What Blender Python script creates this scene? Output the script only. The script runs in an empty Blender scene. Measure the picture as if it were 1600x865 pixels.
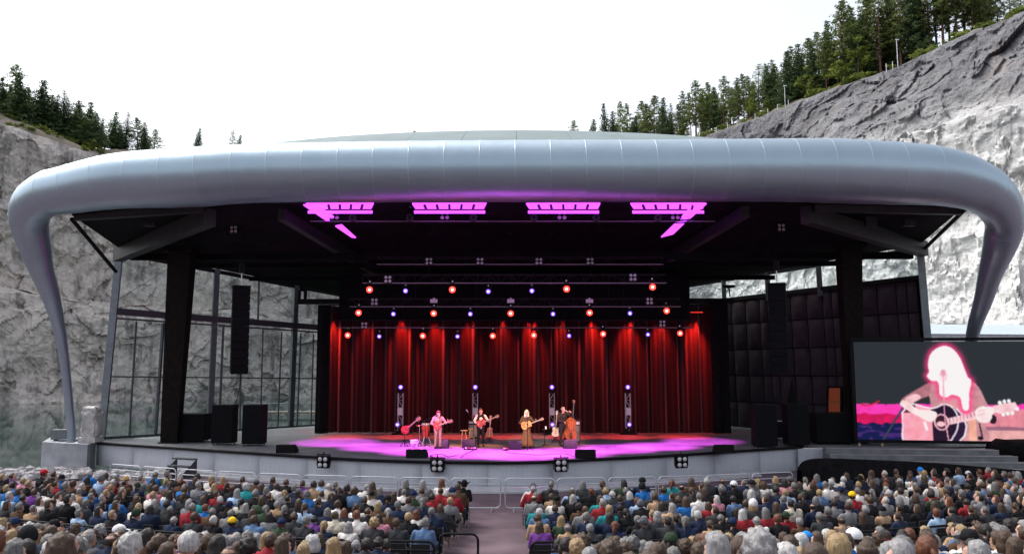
import bpy, bmesh, math, random
import numpy as np
from mathutils import Vector, Matrix, noise as mnoise
R = math.radians
rnd = random.Random(7)
S = bpy.context.scene
C = S.collection
PI = math.pi

# ------------------------------------------------------------------ camera
CAMZ, FPX, W0, H0 = 3.87, 1250.0, 1600.0, 865.0
PITCH = R(6.28)
cd = bpy.data.cameras.new('camera'); cam = bpy.data.objects.new('camera', cd); C.objects.link(cam)
cam.location = (0, 0, CAMZ); cam.rotation_euler = (PI/2 + PITCH, 0, 0)
cd.sensor_fit = 'HORIZONTAL'; cd.sensor_width = 36.0; cd.lens = 36.0*FPX/W0
cd.clip_start = 0.1; cd.clip_end = 3000
cd.dof.use_dof = True; cd.dof.focus_distance = 34.0; cd.dof.aperture_fstop = 2.8
S.camera = cam
# ------------------------------------------------------------------ world, sun, exposure
wd = bpy.data.worlds.new('World'); S.world = wd; wd.use_nodes = True
nt = wd.node_tree; bg = nt.nodes['Background']
sky = nt.nodes.new('ShaderNodeTexSky'); sky.sky_type = 'NISHITA'; sky.sun_disc = False
SUN_EL, SUN_AZ = R(56), R(-60)
sky.sun_elevation = SUN_EL; sky.sun_rotation = SUN_AZ
sky.air_density = 1.0; sky.dust_density = 4.0; sky.ozone_density = 1.0
hs = nt.nodes.new('ShaderNodeHueSaturation'); hs.inputs['Saturation'].default_value = 0.36
nt.links.new(sky.outputs[0], hs.inputs['Color']); nt.links.new(hs.outputs[0], bg.inputs[0])
bg.inputs[1].default_value = 0.15
sd = bpy.data.lights.new('sun', 'SUN'); so = bpy.data.objects.new('sun', sd); C.objects.link(so)
sd.energy = 0.85; sd.angle = R(30); sd.color = (1.0, 0.96, 0.92)
so.rotation_euler = (-(PI/2 - SUN_EL), 0, -SUN_AZ)
vs = S.view_settings; vs.view_transform = 'Standard'; vs.look = 'None'; vs.gamma = 1; vs.exposure = 1.03
vs.use_curve_mapping = False
S.cycles.use_denoising = True; S.cycles.max_bounces = 6; S.cycles.diffuse_bounces = 3
S.cycles.transparent_max_bounces = 12; S.cycles.caustics_reflective = False; S.cycles.caustics_refractive = False
S.cycles.sample_clamp_indirect = 6.0

# ------------------------------------------------------------------ measuring helpers (where things stand)
CP, SP = math.cos(PITCH), math.sin(PITCH)
def ray(px, py):
    u = (px-W0/2)/FPX; v = (H0/2-py)/FPX
    return Vector((u, CP - v*SP, SP + v*CP))
def P(px, py, Y):
    d = ray(px, py); return Vector((0, 0, CAMZ)) + d*(Y/d.y)
def Pz(px, py, z=0.0):
    d = ray(px, py); return Vector((0, 0, CAMZ)) + d*((z-CAMZ)/d.z)
def pix(p):
    dx, dy, dz = p[0], p[1], p[2]-CAMZ
    f = dy*CP + dz*SP; up = -dy*SP + dz*CP
    return W0/2 + FPX*dx/f, H0/2 - FPX*up/f
def interp(x, xs, ys): return float(np.interp(x, xs, ys))

# ------------------------------------------------------------------ materials
MATS = {}
def mat(name, col, rough=0.6, metal=0.0, var=0.0, scale=4.0, bump=0.0, bscale=30.0, emit=None, estr=0.0, spec=0.5, sheen=0.0, col2=None, stretch=None):
    if name in MATS: return MATS[name]
    m = bpy.data.materials.new(name); m.use_nodes = True; n = m.node_tree.nodes; l = m.node_tree.links
    b = n['Principled BSDF']
    b.inputs['Base Color'].default_value = (*col, 1); b.inputs['Roughness'].default_value = rough
    b.inputs['Metallic'].default_value = metal; b.inputs['Specular IOR Level'].default_value = spec
    if sheen: b.inputs['Sheen Weight'].default_value = sheen
    if emit: b.inputs['Emission Color'].default_value = (*emit, 1); b.inputs['Emission Strength'].default_value = estr
    if var or bump:
        tc = n.new('ShaderNodeTexCoord'); mp = n.new('ShaderNodeMapping'); l.new(tc.outputs['Object'], mp.inputs[0])
        if stretch: mp.inputs['Scale'].default_value = stretch
        if var:
            t = n.new('ShaderNodeTexNoise'); t.inputs['Scale'].default_value = scale; t.inputs['Detail'].default_value = 6
            l.new(mp.outputs[0], t.inputs['Vector'])
            r = n.new('ShaderNodeValToRGB'); l.new(t.outputs[0], r.inputs[0])
            c2 = col2 or tuple(min(1, c*(1+var)) for c in col); c1 = tuple(c*(1-var) for c in col) if not col2 else col
            r.color_ramp.elements[0].position = 0.32; r.color_ramp.elements[0].color = (*c1, 1)
            r.color_ramp.elements[1].position = 0.68; r.color_ramp.elements[1].color = (*c2, 1)
            l.new(r.outputs[0], b.inputs['Base Color'])
        if bump:
            t2 = n.new('ShaderNodeTexNoise'); t2.inputs['Scale'].default_value = bscale; t2.inputs['Detail'].default_value = 5
            l.new(mp.outputs[0], t2.inputs['Vector'])
            bp = n.new('ShaderNodeBump'); bp.inputs['Strength'].default_value = bump; bp.inputs['Distance'].default_value = 0.05
            l.new(t2.outputs[0], bp.inputs['Height']); l.new(bp.outputs[0], b.inputs['Normal'])
    MATS[name] = m; return m

def glow(name, col, s): return mat(name, (0.02, 0.02, 0.02), 0.4, emit=col, estr=s)

# ------------------------------------------------------------------ mesh builder
class MB:
    def __init__(s): s.v = []; s.f = []; s.sm = []; s.mi = []
    def add(s, vs, fs, smooth=False, mi=0):
        o = len(s.v); s.v += [tuple(p) for p in vs]
        for f in fs: s.f.append(tuple(i+o for i in f)); s.sm.append(smooth); s.mi.append(mi)
        return s
    def box(s, c, d, rz=0.0, mi=0, M=None):
        hx, hy, hz = d[0]/2, d[1]/2, d[2]/2
        vs = [Vector((x, y, z)) for z in (-hz, hz) for y in (-hy, hy) for x in (-hx, hx)]
        m = M if M is not None else Matrix.Rotation(rz, 4, 'Z')
        vs = [m @ v + Vector(c) for v in vs]
        return s.add(vs, [(0,2,3,1),(4,5,7,6),(0,1,5,4),(2,6,7,3),(0,4,6,2),(1,3,7,5)], mi=mi)
    def bar(s, a, b, w, h=None, mi=0):
        a = Vector(a); b = Vector(b); h = h or w; d = b-a
        q = d.to_track_quat('Z', 'Y') if abs(d.normalized().z) < 0.95 else d.to_track_quat('Z', 'Y')
        return s.box((a+b)/2, (w, h, d.length), M=q.to_matrix().to_4x4(), mi=mi)
    def cyl(s, a, b, r0, r1=None, n=10, cap=True, mi=0, smooth=True):
        a = Vector(a); b = Vector(b); r1 = r0 if r1 is None else r1
        q = (b-a).to_track_quat('Z', 'Y'); vs = []
        for p, r in ((a, r0), (b, r1)):
            for i in range(n):
                t = 2*PI*i/n; vs.append(p + q @ Vector((r*math.cos(t), r*math.sin(t), 0)))
        s.add(vs, [(i, (i+1) % n, n+(i+1) % n, n+i) for i in range(n)], smooth, mi)
        if cap: s.add(vs[:n], [tuple(range(n-1, -1, -1))], mi=mi); s.add(vs[n:], [tuple(range(n))], mi=mi)
        return s
    def tube(s, pts, r, n=8, mi=0):
        pts = [Vector(p) for p in pts]; rs = r if isinstance(r, (list, tuple)) else [r]*len(pts)
        vs = []; prev = None
        for i, p in enumerate(pts):
            t = (pts[min(i+1, len(pts)-1)] - pts[max(i-1, 0)]).normalized()
            if prev is None:
                ref = Vector((0, 0, 1)) if abs(t.z) < 0.9 else Vector((1, 0, 0)); nx = t.cross(ref).normalized()
            else: nx = (prev - t*prev.dot(t)).normalized()
            prev = nx; ny = t.cross(nx)
            for k in range(n):
                a = 2*PI*k/n; vs.append(p + (nx*math.cos(a)+ny*math.sin(a))*rs[i])
        fs = [(i*n+k, i*n+(k+1) % n, (i+1)*n+(k+1) % n, (i+1)*n+k) for i in range(len(pts)-1) for k in range(n)]
        s.add(vs, fs, True, mi); L = len(vs)
        s.add(vs[:n], [tuple(range(n-1, -1, -1))], mi=mi); s.add(vs[L-n:], [tuple(range(n))], mi=mi)
        return s
    def sphere(s, c, r, nu=12, nv=8, fn=None, mi=0):
        c = Vector(c); rr = Vector(r) if hasattr(r, '__len__') else Vector((r, r, r)); vs = []
        for j in range(nv+1):
            ph = PI*j/nv
            for i in range(nu):
                th = 2*PI*i/nu; d = Vector((math.sin(ph)*math.cos(th), math.sin(ph)*math.sin(th), math.cos(ph)))
                p = Vector((d.x*rr.x, d.y*rr.y, d.z*rr.z))
                if fn: p = fn(d, p)
                vs.append(c+p)
        fs = [(j*nu+i, (j+1)*nu+i, (j+1)*nu+(i+1) % nu, j*nu+(i+1) % nu) for j in range(nv) for i in range(nu)]
        return s.add(vs, fs, True, mi)
    def prism(s, pts, off, mi=0, smooth=False):
        n = len(pts); off = Vector(off); a = [Vector(p) for p in pts]; b = [p+off for p in a]
        s.add(a+b, [(i, (i+1) % n, n+(i+1) % n, n+i) for i in range(n)], smooth, mi)
        s.add(a, [tuple(range(n-1, -1, -1))], mi=mi); s.add(b, [tuple(range(n))], mi=mi); return s
    def lathe(s, c, prof, n=16, mi=0):
        vs = []; c = Vector(c)
        for r, z in prof:
            for i in range(n):
                t = 2*PI*i/n; vs.append(c+Vector((r*math.cos(t), r*math.sin(t), z)))
        s.add(vs, [(j*n+i, j*n+(i+1) % n, (j+1)*n+(i+1) % n, (j+1)*n+i) for j in range(len(prof)-1) for i in range(n)], True, mi)
        return s
    def mesh(s, name, mats=()):
        me = bpy.data.meshes.new(name); me.from_pydata(s.v, [], s.f)
        me.polygons.foreach_set('use_smooth', s.sm); me.polygons.foreach_set('material_index', s.mi)
        for m in mats: me.materials.append(m)
        me.update(); return me
    def build(s, name, m, parent=None, loc=None, rot=None, fix=True):
        mats = m if isinstance(m, (list, tuple)) else [m]
        me = s.mesh(name, mats)
        if fix:
            bm = bmesh.new(); bm.from_mesh(me); bmesh.ops.recalc_face_normals(bm, faces=bm.faces); bm.to_mesh(me); bm.free()
        return link(name, me, parent, loc, rot)
def link(name, me, parent=None, loc=None, rot=None):
    o = bpy.data.objects.new(name, me); C.objects.link(o)
    if loc is not None: o.location = loc
    if rot is not None: o.rotation_euler = rot
    if parent is not None: o.parent = parent
    return o
def tag(o, label=None, cat=None, group=None, kind=None):
    if label: o['label'] = label
    if cat: o['category'] = cat
    if group: o['group'] = group
    if kind: o['kind'] = kind
    return o
def thing(name, label, cat, loc=(0, 0, 0), rot=(0, 0, 0), group=None):
    o = bpy.data.objects.new(name, None); C.objects.link(o); o.location = loc; o.rotation_euler = rot; o.empty_display_size = 0.2
    return tag(o, label, cat, group)
def struct(o): o['kind'] = 'structure'; return o
def copy_tree(o, parent=None):
    c = o.copy(); C.objects.link(c); c.parent = parent
    for ch in list(o.children): copy_tree(ch, c)
    return c
def lerp(a, b, t): return Vector(a)*(1-t)+Vector(b)*t
ORDW = 'first second third fourth fifth sixth seventh eighth ninth tenth eleventh twelfth thirteenth fourteenth fifteenth sixteenth seventeenth eighteenth nineteenth twentieth'.split()+['twenty-'+w for w in 'first second third fourth fifth sixth seventh eighth ninth'.split()]+['thirtieth']+['thirty-'+w for w in 'first second third fourth fifth sixth seventh eighth ninth'.split()]
def rotz_to(d): return math.atan2(d[1], d[0])
def catmull(pts, per):
    out = []; n = len(pts)
    for i in range(n-1):
        p0, p1, p2, p3 = (np.array(pts[max(i-1, 0)], float), np.array(pts[i], float), np.array(pts[i+1], float), np.array(pts[min(i+2, n-1)], float))
        for k in range(per):
            t = k/per
            out.append(0.5*((2*p1)+(-p0+p2)*t+(2*p0-5*p1+4*p2-p3)*t*t+(-p0+3*p1-3*p2+p3)*t**3))
    out.append(np.array(pts[-1], float)); return out

# base materials
BLACK = mat('black_metal', (0.008, 0.0085, 0.01), 0.6, spec=0.12, var=0.3, scale=3)
BLACKCLOTH = mat('black_cloth', (0.007, 0.007, 0.008), 0.95, spec=0.1, var=0.4, scale=5, bump=0.3, bscale=12)
DARKROOF = mat('dark_roof_steel', (0.0095, 0.01, 0.011), 0.8, spec=0.08, var=0.35, scale=1.2)
GIRDER = mat('dark_girder_paint', (0.03, 0.032, 0.034), 0.55, spec=0.4, var=0.25, scale=2)
STEEL = mat('grey_blue_steel', (0.16, 0.18, 0.2), 0.45, 0.3, var=0.2, scale=3)
GALV = mat('galvanised_steel', (0.5, 0.52, 0.55), 0.35, 0.6, var=0.15, scale=10)
ALU = mat('aluminium', (0.6, 0.6, 0.62), 0.3, 0.8)
CONC = mat('concrete', (0.3, 0.32, 0.35), 0.85, var=0.18, scale=1.5, bump=0.25, bscale=25)
FACING = mat('stage_facing_boards', (0.44, 0.46, 0.5), 0.7, var=0.05, scale=2.0, stretch=(6, 6, 0.6), bump=0.12, bscale=8)
FOOTC = mat('pale_concrete', (0.5, 0.5, 0.52), 0.85, var=0.15, scale=2, bump=0.2)
DECK = mat('stage_deck', (0.14, 0.145, 0.155), 0.62, var=0.22, scale=1.3, bump=0.08, bscale=14)
WHITESTONE = mat('white_carved_stone', (0.55, 0.54, 0.52), 0.85, var=0.2, scale=4, bump=0.8, bscale=9)
# ================================================================== terrain
def rock_mat():
    m = bpy.data.materials.new('quarry_rock'); m.use_nodes = True; n = m.node_tree.nodes; l = m.node_tree.links; b = n['Principled BSDF']
    tc = n.new('ShaderNodeTexCoord')
    def nz(scale, detail=8, sx=(1, 1, 1), rough=0.6):
        mp = n.new('ShaderNodeMapping'); mp.inputs['Scale'].default_value = sx; l.new(tc.outputs['Object'], mp.inputs[0])
        t = n.new('ShaderNodeTexNoise'); t.inputs['Scale'].default_value = scale; t.inputs['Detail'].default_value = detail
        t.inputs['Roughness'].default_value = rough; l.new(mp.outputs[0], t.inputs['Vector']); return t.outputs[0]
    def ramp(src, stops):
        r = n.new('ShaderNodeValToRGB'); l.new(src, r.inputs[0]); e = r.color_ramp.elements
        while len(e) < len(stops): e.new(0.5)
        for q, (p, c) in zip(e, stops): q.position = p; q.color = (*c, 1)
        return r.outputs[0]
    def mix(f, a, c, mode='MIX'):
        x = n.new('ShaderNodeMix'); x.data_type = 'RGBA'; x.blend_type = mode
        if isinstance(f, float): x.inputs[0].default_value = f
        else: l.new(f, x.inputs[0])
        l.new(a, x.inputs[6]); l.new(c, x.inputs[7]); return x.outputs[2]
    base = ramp(nz(0.22, 10), [(0.3, (0.13, 0.132, 0.142)), (0.5, (0.19, 0.192, 0.205)), (0.68, (0.27, 0.27, 0.283))])
    fine = ramp(nz(2.2, 10, rough=0.75), [(0.38, (0.4, 0.4, 0.42)), (0.62, (1, 1, 1))])
    c1 = mix(0.7, base, fine, 'MULTIPLY')
    aw = n.new('ShaderNodeAttribute'); aw.attribute_name = 'warm'
    warmc = ramp(nz(.9, 9, rough=.7), [(.3, (.42, .36, .33)), (.46, (.62, .56, .52)), (.56, (.7, .62, .56)), (.7, (.85, .8, .77))])
    c1 = mix(aw.outputs['Fac'], c1, warmc)
    streak = ramp(nz(0.5, 5, (1, 1, 0.07)), [(0.5, (0, 0, 0)), (0.64, (1, 1, 1))])
    dark = n.new('ShaderNodeRGB'); dark.outputs[0].default_value = (0.13, 0.12, 0.12, 1)
    sk = n.new('ShaderNodeMath'); sk.operation = 'MULTIPLY'; sk.inputs[1].default_value = 0.7; l.new(streak, sk.inputs[0])
    c2 = mix(sk.outputs[0], c1, dark.outputs[0])
    pinkm = ramp(nz(0.16, 4, (1, 1, 0.4)), [(0.6, (0, 0, 0)), (0.8, (0.4, 0.4, 0.4))])
    pink = n.new('ShaderNodeRGB'); pink.outputs[0].default_value = (0.42, 0.29, 0.22, 1)
    c3 = mix(pinkm, c2, pink.outputs[0])
    at = n.new('ShaderNodeAttribute'); at.attribute_name = 'pale'
    pale = ramp(nz(1.5, 10, rough=.7), [(0.3, (0.66, 0.65, 0.64)), (0.6, (0.82, 0.81, 0.79))])
    c4 = mix(at.outputs['Fac'], c3, pale)
    mossm = ramp(nz(0.12, 6), [(0.66, (0, 0, 0)), (0.72, (0.6, 0.6, 0.6))])
    moss = n.new('ShaderNodeRGB'); moss.outputs[0].default_value = (0.06, 0.085, 0.03, 1)
    c5 = mix(mossm, c4, moss.outputs[0])
    l.new(c5, b.inputs['Base Color']); b.inputs['Roughness'].default_value = 0.9; b.inputs['Specular IOR Level'].default_value = 0.2
    bp = n.new('ShaderNodeBump'); bp.inputs['Strength'].default_value = 0.8; bp.inputs['Distance'].default_value = 0.35
    v = n.new('ShaderNodeTexVoronoi'); v.inputs['Scale'].default_value = 1.3; l.new(tc.outputs['Object'], v.inputs['Vector'])
    ad = n.new('ShaderNodeMath'); ad.operation = 'MULTIPLY_ADD'; ad.inputs[1].default_value = 0.5
    l.new(v.outputs[0], ad.inputs[0]); l.new(nz(2.2, 10, rough=0.7), ad.inputs[2])
    l.new(ad.outputs[0], bp.inputs['Height']); l.new(bp.outputs[0], b.inputs['Normal'])
    return m
ROCK = rock_mat()
cPX = [-2600, -1500, -700, -200, 0, 250, 500, 800, 1100, 1350, 1600, 1800, 2300, 3100, 4200]
cY = [38, 70, 100, 116, 122, 138, 150, 156, 150, 128, 106, 95, 78, 58, 36]
rPX = [-2600, -700, -200, 0, 60, 130, 200, 300, 550, 800, 950, 1050, 1100, 1180, 1250, 1320, 1400, 1460, 1520, 1600, 1700, 4200]
rPY = [240, 200, 170, 192, 212, 236, 246, 252, 262, 258, 248, 232, 214, 186, 158, 133, 104, 78, 50, 18, 5, 60]
lPX = [-2600, 0, 180, 500, 800, 1065, 1300, 1450, 1600, 4200]
lPY = [455, 450, 478, 500, 500, 420, 262, 226, 192, 200]
pxs = list(np.concatenate([np.linspace(-2600, -60, 90), np.linspace(-50, 1650, 800), np.linspace(1660, 4200, 90)]))
def rim(px):
    Y = interp(px, cPX, cY); p = P(px, interp(px, rPX, rPY), Y); return p
def hillz(d, right):   # height gained over the rim, d metres behind it
    return interp(d, [0, 6, 14, 40, 140], [0, 1.8, 4.2, 7.5, 9.0]) if right else interp(d, [0, 6, 14, 40, 140], [0, 2.4, 4.4, 7.0, 8.0])
NV = 170
cv = []; pal = []; wrm = []; hv = []; HD = [0, 1.2, 2.5, 4, 6, 8, 10.5, 14, 20, 30, 50, 90, 150]
for px in pxs:
    r = rim(px); out = Vector((r.x, r.y, 0)).normalized(); inn = -out
    w = interp(px, [900, 1250], [0, 1]); w2 = interp(px, [-500, 0, 1600, 2400], [1, 1, 1, 1])
    lz = P(px, interp(px, lPX, lPY), r.y-8).z; lz = min(lz, r.z-5)
    prof = [(0, r.z), (lerp((2.5,0,0),(15,0,0),w).x, lz+1.0), (lerp((6.5,0,0),(19,0,0),w).x, lz), (lerp((9,0,0),(22,0,0),w).x, -4.0)]
    hs_ = [p[1] for p in prof]
    L = [0]
    for a, b in zip(prof, prof[1:]): L.append(L[-1]+math.hypot(b[0]-a[0], b[1]-a[1]))
    for j in range(NV+1):
        s = L[-1]*j/NV
        off = interp(s, L, [p[0] for p in prof]); z = interp(s, L, hs_)
        q = r + inn*off; q.z = z
        k = Vector((q.x*0.055, q.y*0.055, q.z*0.075))
        d = mnoise.fractal(k, 0.9, 2.1, 4)*1.9
        for sc_, am in ((.13, 1.2), (.36, .7), (.95, .3)):
            k2 = Vector((q.x*sc_, q.y*sc_, q.z*sc_*.75)) + mnoise.noise_vector(k*3)*.35
            pt = mnoise.voronoi(k2)[1][0]; nv_ = mnoise.noise_vector(pt*13.7+Vector((.31, .77, .13)))
            d += am*(.75*nv_.x+1.5*(k2-pt).dot(nv_))
        d += mnoise.fractal(k*14, 0.8, 2.2, 2)*0.22
        fade = min(1.0, s/3.0+0.25)
        q += inn*(d*fade); q.z += mnoise.noise(k*5)*0.7*fade
        cv.append(q); pal.append(interp(px, [950, 1150], [0, 1])*interp(z+4*mnoise.noise(k*2.5), [lz-12, lz-2, lz+4, lz+12], [1, .7, .12, 0]) if px < 3000 else 0.3)
        wrm.append(interp(px, [300, 900], [.85, 0]))
        if j == 0: r2 = q.copy()
    right = px > 800
    for d in HD:
        q = r2 + out*d; q.z += hillz(d, right) + (mnoise.fractal(Vector((q.x, q.y, 0))*0.12, 1, 2, 4)*0.9 if d > 0 else -0.05)
        hv.append(q)
nv = NV+1; nc = len(pxs)
mb = MB(); mb.add(cv, [(i*nv+j, i*nv+j+1, (i+1)*nv+j+1, (i+1)*nv+j) for i in range(nc-1) for j in range(NV)], True)
cliff = mb.build('quarry_cliff', ROCK, fix=False); struct(cliff)
at = cliff.data.attributes.new('pale', 'FLOAT', 'POINT'); at.data.foreach_set('value', pal)
at = cliff.data.attributes.new('warm', 'FLOAT', 'POINT'); at.data.foreach_set('value', wrm)
# let the facets read: sharper shading
cliff.data.polygons.foreach_set('use_smooth', [False]*len(cliff.data.polygons))
HILL = mat('heather_bank', (0.10, 0.085, 0.05), 0.95, var=0.6, scale=0.35, col2=(0.16, 0.13, 0.11), bump=0.9, bscale=3)
nh = len(HD); mb = MB(); mb.add(hv, [(i*nh+j, (i+1)*nh+j, (i+1)*nh+j+1, i*nh+j+1) for i in range(nc-1) for j in range(nh-1)], True)
struct(mb.build('wooded_hillside', HILL, fix=False))

# water
wm = bpy.data.materials.new('green_quarry_water'); wm.use_nodes = True; n = wm.node_tree.nodes; b = n['Principled BSDF']
b.inputs['Base Color'].default_value = (0.015, 0.04, 0.034, 1); b.inputs['Roughness'].default_value = 0.03; b.inputs['IOR'].default_value = 1.33
t = n.new('ShaderNodeTexNoise'); t.inputs['Scale'].default_value = 0.9; bp = n.new('ShaderNodeBump'); bp.inputs['Strength'].default_value = 0.05; bp.inputs['Distance'].default_value = 0.03
tc = n.new('ShaderNodeTexCoord'); wm.node_tree.links.new(tc.outputs['Object'], t.inputs['Vector'])
wm.node_tree.links.new(t.outputs[0], bp.inputs['Height']); wm.node_tree.links.new(bp.outputs[0], b.inputs['Normal'])
mb = MB(); mb.add([(-220, 31.5, -1.75), (220, 31.5, -1.75), (220, 180, -1.75), (-220, 180, -1.75)], [(0, 1, 2, 3)]); struct(mb.build('water', wm))

# seating ground
KC = 0.016; ZF = -1.15
def zfloor(x, y):
    e = y - KC*x*x
    return ZF if e > 17.6 else ZF + 0.206*(17.6-e)
def zground(x, y):
    z = zfloor(x, y)
    if x < -15 and y > 38: z -= min(1.8, (y-38)*.22*min(1, (-15-x)/5))
    return z
gx = np.linspace(-60, 60, 121); gy = np.concatenate([np.linspace(-20, 0, 11), np.linspace(0.5, 48, 130)])
gv = [(x, y, zground(x, y)-0.004) for y in gy for x in gx]
ASPH = mat('worn_asphalt', (0.125, 0.085, 0.1), 0.85, var=0.35, scale=0.8, bump=0.3, bscale=40)
mb = MB(); nx = len(gx)
mb.add(gv, [(j*nx+i, j*nx+i+1, (j+1)*nx+i+1, (j+1)*nx+i) for j in range(len(gy)-1) for i in range(nx-1)], True)
struct(mb.build('ground', ASPH, fix=False))
# rubble bank left of the stage
STONE = mat('pale_rubble', (0.33, 0.32, 0.33), 0.9, var=0.35, scale=1.2)
mb = MB()
for i in range(3200):
    q = None
    px = rnd.uniform(-70, 260); py = rnd.uniform(700, 748)
    p = Pz(px, py, -1.1); 
    if p.y > 46 or p.y < 29.5 or (px > 60 and p.y > 39.2) or (px > 140 and p.y > 37): continue
    r = 0.08+0.26*rnd.random()**2
    z = zground(p.x, p.y)
    pts = []
    fr = [rnd.uniform(0.65, 1.2) for _ in range(30)]
    cnt = [0]
    def fn(d, v):
        k = int((math.atan2(d.y, d.x)+PI)/(2*PI)*5.99)+6*int((d.z+1)*1.99); return v*fr[k % 30]
    mb.sphere((p.x, p.y, z+r*0.3), (r, r*rnd.uniform(.7, 1.1), r*rnd.uniform(.5, .9)), 6, 4, fn)
mb.sm = [False]*len(mb.sm)
tag(mb.build('rubble', STONE), 'heap of pale rubble stones between the crowd and the concrete plinth', 'rubble', kind='stuff')

# ------------------------------------------------------------------ trees
def leaf_mat(name, c1, c2):
    m = bpy.data.materials.new(name); m.use_nodes = True; n = m.node_tree.nodes; l = m.node_tree.links; b = n['Principled BSDF']
    g = n.new('ShaderNodeNewGeometry'); r = n.new('ShaderNodeValToRGB'); l.new(g.outputs['Random Per Island'], r.inputs[0])
    r.color_ramp.elements[0].color = (*c1, 1); r.color_ramp.elements[1].color = (*c2, 1)
    oi = n.new('ShaderNodeObjectInfo'); h = n.new('ShaderNodeHueSaturation'); mr = n.new('ShaderNodeMapRange')
    mr.inputs[3].default_value = 0.7; mr.inputs[4].default_value = 1.35; l.new(oi.outputs['Random'], mr.inputs[0]); l.new(mr.outputs[0], h.inputs['Value'])
    l.new(r.outputs[0], h.inputs['Color']); l.new(h.outputs[0], b.inputs['Base Color'])
    b.inputs['Roughness'].default_value = 0.8; b.inputs['Specular IOR Level'].default_value = 0.15
    tr_ = n.new('ShaderNodeBsdfTranslucent'); l.new(h.outputs[0], tr_.inputs[0]); mx_ = n.new('ShaderNodeMixShader'); mx_.inputs[0].default_value = .4
    l.new(b.outputs[0], mx_.inputs[1]); l.new(tr_.outputs[0], mx_.inputs[2]); l.new(mx_.outputs[0], n['Material Output'].inputs[0])
    return m
PINE = leaf_mat('pine_needles', (0.085, 0.125, 0.04), (0.21, 0.25, 0.085))
SPRU = leaf_mat('spruce_needles', (0.05, 0.085, 0.042), (0.12, 0.17, 0.07))
BIRC = leaf_mat('birch_leaves', (0.08, 0.12, 0.025), (0.19, 0.22, 0.05))
BARK = mat('pine_bark', (0.16, 0.085, 0.055), 0.9, var=0.4, scale=3, bump=0.5)
BARKD = mat('spruce_bark', (0.07, 0.055, 0.045), 0.9, var=0.4, scale=3)
def clump(mb, c, r, k):
    for _ in range(k):
        d = Vector((rnd.gauss(0, 1), rnd.gauss(0, 1), rnd.gauss(0, .7))); d.normalize()
        q = c + d*r*rnd.random()**0.5
        a = Vector((rnd.gauss(0, 1), rnd.gauss(0, 1), rnd.gauss(0, 1))).normalized(); e = a.orthogonal().normalized()
        s = r*rnd.uniform(.35, .7)
        mb.add([q-a*s, q+e*s*0.45, q+a*s, q-e*s*0.45], [(0, 1, 2, 3)])
def tree_mesh(kind, h):
    t = MB(); c = MB(); bend = Vector((rnd.uniform(-.03, .03), rnd.uniform(-.03, .03), 0))*h
    def ax(z): f = z/h; return Vector((0, 0, z)) + bend*f*f
    t.tube([ax(h*k/8) for k in range(9)], [max(0.012*h*(1-k/8.4), .02) for k in range(9)], 7)
    if kind == 'spruce':
        z = h*rnd.uniform(.08, .16)
        while z < h*0.985:
            f = (z/h); ln = (1-f)**0.85*h*0.2+0.1; nb = 6 if f < .8 else 4; a0 = rnd.uniform(0, 6.3)
            for k in range(nb):
                a = a0+2*PI*k/nb+rnd.uniform(-.3, .3); L = ln*rnd.uniform(.6, 1.2)
                d = Vector((math.cos(a), math.sin(a), -0.32)); o = ax(z)
                t.tube([o, o+d*L*0.6, o+d*L+Vector((0, 0, .08*L))], [.02+L*.006, .015, .006], 3)
                m = max(2, int(L/0.24))
                for q in range(m):
                    s = (q+.7)/m; clump(c, o+d*L*s+Vector((0, 0, -.05*L*s)), 0.24+0.11*L*(1-s*.5), 5)
            z += h*0.03+0.04
    elif kind == 'pine':
        z0 = h*rnd.uniform(.22, .45); z = z0
        while z < h*0.98:
            f = (z-z0)/(h-z0); ln = h*0.155*(1-f)**.75*(.6+.4*min(1, f*5))+.12; nb = rnd.choice((3, 4, 5)); a0 = rnd.uniform(0, 6.3)
            for k in range(nb):
                a = a0+2*PI*k/nb+rnd.uniform(-.5, .5); L = ln*rnd.uniform(.4, 1.3); d = Vector((math.cos(a), math.sin(a), rnd.uniform(-.1, .3))); o = ax(z)
                t.tube([o, o+d*L*.5, o+d*L], [.02+L*.01, .016, .006], 3)
                for s in (.4, .65, .85, 1.0):
                    clump(c, o+d*L*s+Vector((rnd.uniform(-.15, .15), rnd.uniform(-.15, .15), .06)), 0.17+0.1*L, 7)
            z += h*0.036
        clump(c, ax(h*.99), .2, 8)
        for k in range(5):   # dead snags on the bare trunk
            zz = rnd.uniform(.15*h, z0); a = rnd.uniform(0, 6.3); t.tube([ax(zz), ax(zz)+Vector((math.cos(a), math.sin(a), -.1))*h*.06], [.03, .01], 3)
    else:
        for k in range(14):
            zz = rnd.uniform(.2, .9)*h; a = rnd.uniform(0, 6.3); L = h*.26*math.sin(PI*min(1, (zz/h)*.9+.15))*rnd.uniform(.6, 1.15)
            d = Vector((math.cos(a), math.sin(a), .45)); o = ax(zz*.85)
            t.tube([o, o+d*L], [.035, .01], 3)
            for s in (.45, .75, 1.0): clump(c, o+d*L*s, .3+.1*L, 14)
        clump(c, ax(h*.97), .5, 20)
    return t.mesh('trunk', [BARK if kind == 'pine' else BARKD]), c.mesh('crown', [dict(spruce=SPRU, pine=PINE, birch=BIRC)[kind]])
VAR = {'spruce': [(tree_mesh('spruce', 11), 11) for _ in range(3)], 'pine': [(tree_mesh('pine', 12.5), 12.5) for _ in range(4)], 'birch': [(tree_mesh('birch', 6.5), 6.5) for _ in range(2)]}
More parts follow.
